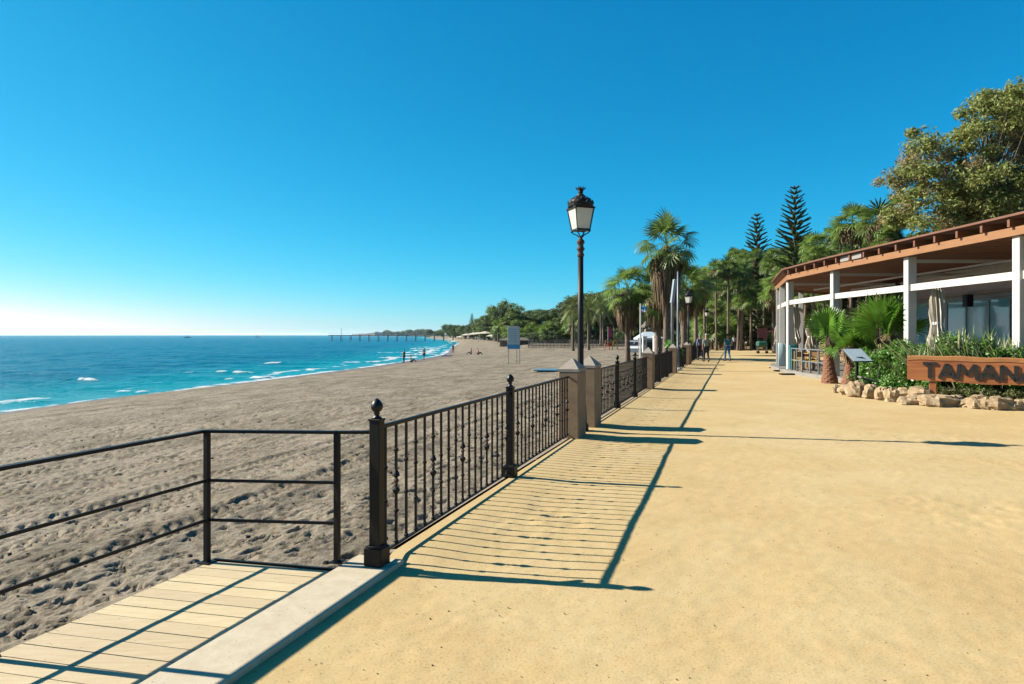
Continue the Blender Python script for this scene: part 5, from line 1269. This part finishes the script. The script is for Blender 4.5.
Cn = dict(teal=cloth('teal_shirt',(.0,.17,.24)), jean=cloth('blue_jeans',(.02,.14,.27)), khaki=cloth('khaki_green_shirt',(.27,.32,.23)), dark=cloth('dark_trousers',(.018,.02,.03)), navy=cloth('navy_grey_shirt',(.16,.18,.26)), white=cloth('white_top',(.62,.62,.66)), black=cloth('black_top',(.02,.02,.02)), red=cloth('red_cloth',(.42,.03,.04)), blue=cloth('blue_cloth',(.02,.07,.22)), beige=cloth('beige_shorts',(.42,.36,.27)))
person(px(727.8, 44.8, PATH_Z), R(3), 'walk', Cn['teal'], Cn['jean'], M_hb, 'person in teal shirt and blue jeans walking away down the middle of the path', 1.0, long_sleeve=False)
person(px(706.5, 43.6, PATH_Z), R(-2), 'walk', Cn['khaki'], Cn['dark'], M_hg, 'person in khaki-green shirt and dark trousers, right one of the pair by the fence', 1.0)
person(px(700.6, 46.0, PATH_Z), R(4), 'walk', Cn['navy'], Cn['dark'], M_hg, 'grey-haired person in navy-grey shirt, left one of the pair by the fence', 1.02, long_sleeve=True)
person(px(734.2, 77, PATH_Z), R(170), 'walk', Cn['white'], Cn['dark'], M_hb, 'distant person in white top and dark trousers right of the teal walker', .97)
person(px(745.5, 76, PATH_Z), R(150), 'stand', Cn['black'], Cn['beige'], M_hb, 'distant person in black top and beige shorts near the grove edge', .98, True)
person(px(752.5, 92, PATH_Z), R(20), 'stand', Cn['blue'], Cn['dark'], M_hb, 'tiny far person in blue at the foot of the palms', .96)
def bp(x, y, kind, sh, pa, hr, label, yaw=0, **kw):
    # find the depth whose sand surface projects to row y
    lo, hi = 30.0, 600.0
    for _ in range(40):
        m_ = (lo+hi)/2; z = bz((x-512)/683*m_, m_); r = 335+(CAM_H-z)*683/m_
        if r > y: lo = m_
        else: hi = m_
    Y = lo; X = (x-512)/683*Y; person(Vector((X, Y, bz(X, Y)-.02)), yaw, kind, sh, pa, hr, label, **kw)
bp(404, 362.6, 'stand', Cn['black'], Cn['dark'], M_hb, 'dark figure standing at the water edge, leftmost bather', 1.2)
bp(411, 362.3, 'sit', None, Cn['dark'], M_hb, 'bather sitting on the wet sand beside the leftmost standing one', -1.2, short_pants=True)
bp(424, 360, 'stand', None, Cn['blue'], M_hb, 'bare-chested bather standing alone at the shoreline', .3, short_pants=True)
bp(447, 356.6, 'lie', Cn['blue'], Cn['blue'], M_hb, 'person in dark blue lying on the sand at the bend of the shore', 1.3)
bp(453, 352.6, 'stand', Cn['red'], Cn['red'], M_hb, 'person in red standing near the surf farther along', .3)
bp(471, 354.2, 'sit', Cn['blue'], Cn['dark'], M_hb, 'seated person in blue, left of the seated pair on the sand', 1.5)
bp(478, 354.6, 'sit', Cn['red'], Cn['dark'], M_hb, 'seated person in red, right of the seated pair on the sand', -1.2)
# ------------------------------------------------------------------ beach things
M_post = mat('weathered_board_post', (.50,.52,.48), .8)
Ys = 57.0; ps = px(513.5, Ys); zb = bz(ps.x, Ys)
t = thing('beach_notice_board', 'tall beach notice board, pale panel with blue foot, on thin legs', 'sign', (ps.x, Ys, zb))
zt = zat(326.5, Ys)-zb; z1 = zat(344.5, Ys)-zb; z2 = zat(349, Ys)-zb
b = MB(); b.box((-.50,-.03,z1), (.50,.03,zt), None, .008); b.build('panel', mat('grey_green_panel', (.52,.58,.56), .5, color2=(.66,.70,.66), scale=3), t)
b = MB(); b.box((-.51,-.035,z2), (.51,.035,z1-.003), None, .008); b.build('blue_panel', mat('bright_blue_panel', (.06,.34,.58), .5), t)
for x in (-.42,.28,.52):
    b = MB(); b.box((x-.025,.04,-.3), (x+.025,.09,zt-.05)); b.build('leg', M_post, t)
b = MB()
for r in range(7): b.cbox((-.02+.05*(r%2), -.034, zt-.25-r*.17), (.78-.1*(r%3), .004, .045))
b.build('text_lines', mat('faded_grey_print', (.36,.42,.43), .6), t)
Ym = 40.5; pm = px(547, Ym); zm = bz(pm.x, Ym)
b = MB(); b.box((-.70,-.95,-.02), (.70,.95,.045), Matrix.Rotation(R(-8),4,'Z'), .01); o = b.build('beach_mat', mat('blue_tarpaulin', (.05,.18,.28), .7, var=.2, scale=3, bump=.4, bscale=5), None, (pm.x, Ym, zm+.05)); tag(o, 'blue mat lying on the sand left of the first stone pillars', 'mat')
# flag
Yf = 44; pf_ = px(640.5, Yf); zf = bz(pf_.x, Yf)
t = thing('flagpole', 'white flagpole with pale blue and white flag by the beach kiosk', 'flagpole', (pf_.x, Yf, zf)); b = MB(); b.tube([(0,0,0),(0,0,zat(303.5,Yf)-zf)], [.06,.04], 8); b.build('pole', M_white, t)
def flag(w, h, z, m, name, parent, droop=.35):
    vs = []; fs = []; n = 10
    for i in range(n+1):
        u = i/n; y = .10*math.sin(u*7); zz = z-droop*u*u*h
        vs += [(u*w, y, zz),(u*w, y-.03, zz-h)]
    for i in range(n): fs.append((i*2,i*2+1,i*2+3,i*2+2))
    vs2 = [(x, y+.006, z_) for x, y, z_ in vs]; m0 = len(vs); fs += [tuple(m0+k for k in f[::-1]) for f in fs[:n]]
    b = MB(); b.add(vs+vs2, fs); return b.build(name, m, parent)
ztop = zat(306, Yf)-zf; flag(.42, .21, ztop, mat('sky_blue_flag', (.03,.25,.55), .8), 'flag', t); flag(.41, .16, ztop-.215, mat('white_flag', (.75,.76,.78), .8), 'flag', t)
# kiosk awning, cabinet, car, hut
Yk = 66; pk = px(648.5, Yk); zk = bz(pk.x, Yk)
t = thing('canopy_tent', 'pale blue-white low canopy tent behind the fence, beside the white cabinet', 'tent', (pk.x, Yk, zk)); W2 = 1.22; ze = zat(338, Yk)-zk; zr = zat(331.8, Yk)-zk
b = MB(); b.add([(-W2,-1.2,ze),(W2,-1.2,ze),(W2,1.2,ze),(-W2,1.2,ze),(-W2*.35,0,zr),(W2*.35,0,zr),(-W2,-1.2,ze-.15),(W2,-1.2,ze-.15),(W2,1.2,ze-.15),(-W2,1.2,ze-.15)], [(0,1,5,4),(1,2,5),(2,3,4,5),(3,0,4),(0,6,7,1),(1,7,8,2),(2,8,9,3),(3,9,6,0)]); b.build('canopy', mat('pale_blue_canvas', (.52,.60,.66), .8), t)
for sx in (-1,1):
    for sy in (-1,1):
        b = MB(); b.cbox((sx*1.15,sy*1.12,(ze-.1)/2-.1), (.07,.07,ze+.1)); b.build('leg', M_white, t)
b = MB(); b.box((-.35,.3,0), (.9,.9,1.3)); b.build('dark_infill', mat('painted_interior_shade', (.03,.035,.04), .7), t)  # near-black box paints the shade inside the tent
def cabinet(x, Y, w, h, label):
    p = px(x, Y); z = bz(p.x, Y); t = thing('white_cabinet', label, 'cabinet', (p.x, Y, z)); b = MB(); b.box((-w/2,-w/2,-.1), (w/2,w/2,h), None, .03); b.build('case', M_white, t)
    b = MB(); b.box((-w/2-.05,-w/2-.05,h+.002), (w/2+.05,w/2+.05,h+.12), None, .04); b.build('cap', M_white, t); b = MB(); b.box((-w*.2,-w/2-.012,h*.62), (w*.2,-w/2-.003,h*.85)); b.build('vent', mat('grey_vent', (.2,.22,.25), .6), t)
cabinet(656.5, 60, .55, 1.75, 'white upright cabinet behind the fence, right of the canopy tent'); cabinet(644.5, 63.5, .38, 1.8, 'narrow pale cabinet under the left edge of the canopy tent')
Yc = 68; pc = px(634, Yc); zc = bz(pc.x, Yc)
t = thing('parked_car', 'small white car parked on the sand behind the skirted palm trunk', 'car', (pc.x, Yc, zc+.02), R(-12))
M_car = mat('white_car_paint', (.76,.77,.78), .25); M_tint = mat('tinted_glass', (.03,.04,.05), .1); M_tyre = mat('tyre_rubber', (.02,.02,.02), .8); M_rim = mat('alloy_rim', (.5,.5,.5), .4, metal=.6)
b = MB(); prof = [(-2.0,.35),(-2.05,.75),(-1.75,.92),(-1.1,.98),(-.55,1.42),(.9,1.46),(1.55,1.0),(2.0,.88),(2.05,.40)]; n = len(prof); vs = []
for sx, q in ((-.82,1),(-.70,1),(.70,1),(.82,1)):
    for (y, z) in prof: vs.append((sx*(.86 if z > 1.1 else 1), y, z if abs(sx) < .8 else z-.03))
b.add(vs, [(r*n+k, r*n+k+1, (r+1)*n+k+1, (r+1)*n+k) for r in range(3) for k in range(n-1)]+[(r*n+n-1, r*n, (r+1)*n, (r+1)*n+n-1) for r in range(3)]+[tuple(range(n-1,-1,-1)), tuple(3*n+k for k in range(n))]); b.build('body', M_car, t)
b = MB(); b.add([(-.60,-1.13,.99),(.60,-1.13,.99),(.56,-.62,1.40),(-.56,-.62,1.40)], [(0,1,2,3)]); b.add([(-.60,1.56,1.02),(.60,1.56,1.02),(.56,.98,1.44),(-.56,.98,1.44)], [(3,2,1,0)])
for sx in (-1,1): b.add([(sx*.845,-.95,1.0),(sx*.845,1.2,1.0),(sx*.735,.8,1.40),(sx*.735,-.55,1.38)], [(0,1,2,3) if sx > 0 else (3,2,1,0)])
b.build('window', M_tint, t)
for sx in (-1,1):
    for y in (-1.3,1.3):
        b = MB(); b.lathe([(.20,-.1),(.31,-.1),(.33,-.06),(.33,.06),(.31,.1),(.20,.1)], 18); w = b.build('wheel', M_tyre, t, (sx*.76,y,.32)); w.rotation_euler = (0,R(90),0); b = MB(); b.lathe([(.0,-.08),(.2,-.105),(.2,.105),(.0,.08)], 12); b.build('rim', M_rim, w)
    b = MB(); b.cbox((sx*.62,-2.03,.70), (.30,.05,.14), None, .01); b.build('tail_light', mat('red_tail_light', (.35,.02,.02), .3) if sx < 0 else bpy.data.materials['red_tail_light'], t)
M_thatch = mat('grey_thatch', (.11,.09,.065), .95, color2=(.18,.15,.11), scale=10, stretch=(4,4,1), bump=.8, bscale=20, bdist=.05)
def hut(x, Y, W_, ztop_, zeave, label, group=None, D_=None, zz=None):
    p = px(x, Y); z = bz(p.x, Y) if zz is None else zz; D_ = D_ or W_; t = thing('thatched_hut', label, 'hut', (p.x, Y, z), 0, group); a, c = zeave-z, ztop_-z
    b = MB(); h = W_/2; g = D_/2; b.add([(-h,-g,a),(h,-g,a),(h,g,a),(-h,g,a),(-h*.3,0,c),(h*.3,0,c),(-h,-g,a-.18),(h,-g,a-.18),(h,g,a-.18),(-h,g,a-.18)], [(0,1,5,4),(1,2,5),(2,3,4,5),(3,0,4),(0,6,7,1),(1,7,8,2),(2,8,9,3),(3,9,6,0),(9,8,7,6)]); b.build('roof', M_thatch, t)
    for sx in (-1,1):
        for sy in (-1,1):
            b = MB(); b.tube([(sx*h*.85,sy*g*.85,-.2),(sx*h*.85,sy*g*.85,a-.1)], .08, 6); b.build('post', M_bark, t)
    b = MB(); b.box((-h*.75,-g*.4,0), (h*.75,g*.6,(a-.2)*.95)); b.build('wall', mat('hut_wall', (.28,.22,.17), .9, var=.2, scale=2), t)
hut(653.5, 84, 2.6, zat(315.5,84), zat(326,84), 'grey thatched hut roof between the palms above the canopy tent')
for i, (x, w) in enumerate(((506,2.8),(522,3.6))):
    hut(x, 136+i*2, w, zat(338.2-(i%2)*.8,136), zat(340.3,136), 'low thatched beach hut behind the sand, %s from the left' % ORD[i], 'low beach huts at the back of the beach', 3.5)
# slatted fence at the back of the beach
t = thing('picket_fence', 'low weathered picket fence at the back of the beach under the palms', 'fence', (px(600,118).x, 118, bz(px(600,118).x,118)))
b = MB(); x0 = px(528,118).x-t.location.x; x1 = px(640,118).x-t.location.x; x = x0; k = 0
while x < x1: b.box((x,-.03,-.1), (x+.12,.0,1.35+.12*random.random())); x += .24
b.build('pickets', mat('grey_picket_wood', (.30,.24,.18), .9, island=.3), t)
for z in (.35,1.0):
    b = MB(); b.bar((x0,.02,z), (x1,.02,z), .04, .09); b.build('rail', M_bark, t)
# banner, play frame
p = px(608, 112); z = bz(p.x, 112); t = thing('banner', 'tall pink feather banner on a thin pole before the beach trees', 'banner', (p.x, 112, z)); b = MB(); b.tube([(0,0,0),(0,0,3.6)], .03, 6); b.build('pole', M_white, t)
b = MB(); b.add([(.03,0,1.7),(.62,.02,1.9),(.70,.06,2.9),(.5,.05,3.4),(.03,0,3.55),(.03,.02,1.7),(.62,.04,1.9),(.70,.08,2.9),(.5,.07,3.4),(.03,.02,3.55)], [(0,1,2,3,4),(9,8,7,6,5),(0,5,6,1),(1,6,7,2),(2,7,8,3),(3,8,9,4)]); b.build('cloth', mat('pink_cloth', (.55,.03,.12), .8), t)
p = px(611, 104); z = bz(p.x, 104); t = thing('play_frame', 'small orange and yellow play frame on the sand near the picket fence', 'play frame', (p.x, 104, z))
for sx, m_ in ((-1,'orange'),(1,'yellow')):
    mm = mat(m_+'_tube', (.6,.12,.02) if m_ == 'orange' else (.65,.42,.03), .5); b = MB(); b.tube([(sx*.6-.4,0,0),(sx*.6-.2,0,1.3),(sx*.6,0,1.5),(sx*.6+.2,0,1.3),(sx*.6+.4,0,0)], .07, 8); b.build('arch', mm, t)
b = MB(); b.cbox((0,.1,.8), (1.0,.05,.5), None, .01); b.build('panel', mat('red_panel', (.5,.05,.03), .5), t)
# white sunshades far along the beach
for i, x in enumerate((455,461,467,474,480,486,492)):
    Y = depth_at(x)*.93; p = px(x, Y); z = bz(p.x, Y); t = thing('sunshade', 'white beach sunshade far along the beach, %s of seven from the left' % ORD[i], 'sunshade', (p.x, Y, z), 0, 'white sunshades far along the beach'); s = 2.6 if Y > 200 else 1.7
    b = MB(); b.lathe([(.02,s*1.22),(s*.5,s*1.1),(s,s*.92),(s*.98,s*.90),(s*.02,s*1.18)], 8); b.build('canopy', M_canvas, t); b = MB(); b.tube([(0,0,0),(0,0,s*1.18)], .05, 6); b.build('pole', M_white, t)
# red board, green cart and coral parasol at the path end
Yr = 66; p = px(762.8, Yr, PATH_Z)
t = thing('red_notice_board', 'dark red notice board at the end of the path before the grove', 'sign', p)
z0, z1 = zat(337.3,Yr), zat(327.8,Yr); b = MB(); b.box((-.47,-.03,z0), (.47,.03,z1), None, .008); b.build('panel', mat('faded_red_panel', (.26,.06,.07), .6, color2=(.34,.12,.12), scale=6), t)
for sx in (-.42,.42): b = MB(); b.cbox((sx,.06,z1/2), (.06,.05,z1)); b.build('leg', M_bark, t)
t = thing('green_cart', 'green-covered cart standing under the dark red notice board', 'cart', px(762, 63, PATH_Z)); b = MB(); b.box((-.48,-.3,.62), (.48,.3,1.15), None, .12); b.build('cover', mat('green_tarpaulin', (.02,.12,.09), .6, bump=.4, bscale=6), t)
for sx in (-.4,.4):
    b = MB(); b.lathe([(.03,-.02),(.13,-.02),(.13,.02),(.03,.02)], 14); w = b.build('wheel', M_tyre, t, (sx,-.2,.13)); w.rotation_euler = (R(90),0,0)
    b = MB(); b.cbox((sx,.2,.31), (.05,.05,.62)); b.cbox((sx,-.2,.42), (.05,.05,.40)); b.build('leg', M_bark, t)
t = thing('open_parasol', 'small coral-red open parasol peeking out behind the far column', 'parasol', px(777.5, 56, PATH_Z)); H_ = zat(327.5,56)
b = MB(); b.lathe([(.02,H_),(.5,H_-.12),(.85,H_-.30),(.84,H_-.33),(.02,H_-.05)], 8); b.build('canopy', mat('coral_canvas', (.55,.10,.06), .8), t); b = MB(); b.tube([(0,0,0),(0,0,H_-.03)], .03, 6); b.build('pole', M_wood, t)
o = MB(); V, F = leaf_cloud([(random.uniform(-.15,.15),random.uniform(-.15,.15),random.uniform(.1,.5)) for _ in range(10)], 60, .14, .05, 5); o = link(npmesh('potted_plant', V, F, M_hedge), 'small_bush', None, pv(36.0, -2.95, .62)); o.name = 'small_bush'; tag(o, 'small bright green bush showing above the fence by the second lamp', 'bush')
o.scale = (1.3,1.3,1.3); o.location.z = -.1; o.scale = (2.2,2.2,2.6)
# ------------------------------------------------------------------ pier
t = thing('pier', 'long dark pier on posts running out over the sea', 'pier', (-60, 440, SEA_Z)); M_pier = mat('haze_tinted_pier_timber', (.15,.17,.19), .9)  # distance haze is put into the pier's lighter blue-grey colour
b = MB(); b.box((-58,-1.5,3.5), (28,1.5,3.95)); b.build('deck', M_pier, t)
b = MB()
for k in range(15): 
    for y in (-1.6,1.6): b.tube([(-56+k*6,y,-2),(-56+k*6,y,3.5)], .2, 6)
for k in range(15): pass
b.build('piles', M_pier, t)
b = MB(); b.bar((-58,-1.9,5.0), (28,-1.9,5.0), .1, .12)
for k in range(44): b.cbox((-58+k*2,-1.9,4.5), (.08,.08,1.0))
b.build('handrail', M_pier, t)
b = MB(); b.tube([(-50,0,4),(-50,0,8.5)], .12, 6); b.build('mast', M_pier, t)
# boats
def boat(x, Y, L, label):
    t = thing('motor_boat', label, 'boat', (px(x, Y).x, Y, SEA_Z+.1)); b = MB(); h = L*.12
    b.add([(-L/2,-L*.14,0),(L*.35,-L*.14,0),(L/2,0,0),(L*.35,L*.14,0),(-L/2,L*.14,0),(-L/2,-L*.17,h),(L*.38,-L*.16,h*1.2),(L*.56,0,h*1.4),(L*.38,L*.16,h*1.2),(-L/2,L*.17,h)], [(4,3,2,1,0),(5,6,7,8,9)]+[(i,(i+1)%5,5+(i+1)%5,5+i) for i in range(5)]); b.build('hull', M_white, t)
    b = MB(); b.box((-L*.22,-L*.09,h+.02), (L*.12,L*.09,h*2.1), None, .05); b.build('cabin', M_white, t)
boat(187, 900, 9, 'small white motor boat on the open sea, left of two'); boat(257, 1100, 7, 'tiny white motor boat on the open sea, right of two')
# ------------------------------------------------------------------ far shore
M_hill = mat('scrub_hillside', (.085,.085,.055), .95, color2=(.14,.12,.09), scale=.006)
g = MB(); vs = []; fs = []; n = 60
for i in range(n+1):
    x = 352+(445-352)*i/n; Y = 3000-1300*(i/n); hz = 1.5*Y/683*(.6+1.6*sstep(0,.35,i/n)*(1+.25*math.sin(i*.5)+.15*math.sin(i*1.3)))*(1-.2*i/n)
    q = px(x, Y); vs += [(q.x, Y-30, -2.6), (q.x, Y+40, SEA_Z+hz*.6), (q.x*1.05, Y*1.05, SEA_Z+hz*1.2+2), (q.x*1.2, Y*1.2, -3)]
for i in range(n):
    for k in range(3): fs.append((i*4+k,(i+1)*4+k,(i+1)*4+k+1,i*4+k+1))
g.add(vs, fs); struct(g.build('far_headland', M_hill, smooth=True))
rr = random.Random(12)
for i in range(14):
    x = 378+i*4.1+rr.uniform(-1,1); Y = np.interp(x, [352,445], [3000,1700])*1.0; q = px(x, Y+10); w = rr.uniform(9,22); h = rr.uniform(7,13)
    b = MB(); b.box((-w/2,-6,-4), (w/2,6,h)); b.box((-w*.3,-4,h+.01), (w*.2,4,h+2.2)); t = thing('white_building', 'tiny white building on the far headland, %s from the left' % ORD[i], 'building', (q.x, Y, SEA_Z+3), 0, 'white buildings on the far headland'); b.build('wall', M_white, t)
    b = MB()
    for r_ in range(2):
        for c_ in range(int(w/4)): b.box((-w/2+1.2+c_*4,-6.06,1.5+r_*4), (-w/2+3+c_*4,-6.01,3.3+r_*4))
    b.build('windows', M_tint, t)
for i in range(26):
    x = 384+i*2.3+rr.uniform(-1,1); Y = np.interp(x, [352,445], [3000,1700])*rr.uniform(.93,1.0) if x < 428 else rr.uniform(800,1200); q = px(x, Y)
    s = rr.uniform(1.2,2.2) if x < 428 else rr.uniform(.8,1.1); t = thing('broadleaf_tree', 'tiny tree on the far shore beyond the pier', 'tree', (q.x, Y, SEA_Z+2), rr.random()*6, 'trees on the far shore'); k = i % 2
    link(BT[k][0], 'trunk', t, scale=(s,)*3); link(BT[k][1], 'crown', t, scale=(s*1.3,s*1.3,s))

# ------------------------------------------------------------------ air
b = MB(); b.box((-44000,-3500,-10.5), (44000,44000,42)); hz = b.build('haze', None); hz['kind'] = 'stuff'; hz['label'] = 'thin sea air between the camera and the far shore'; hz['category'] = 'haze'
mh = bpy.data.materials.new('thin_sea_air'); mh.use_nodes = True; nh = mh.node_tree; nh.nodes.remove(nh.nodes['Principled BSDF'])
ph = nh.nodes.new('ShaderNodeVolumePrincipled'); ph.inputs['Color'].default_value = (.82,.93,1,1); ph.inputs['Density'].default_value = .00004; ph.inputs['Anisotropy'].default_value = .3
nh.links.new(ph.outputs[0], nh.nodes['Material Output'].inputs['Volume']); hz.data.materials.append(mh)
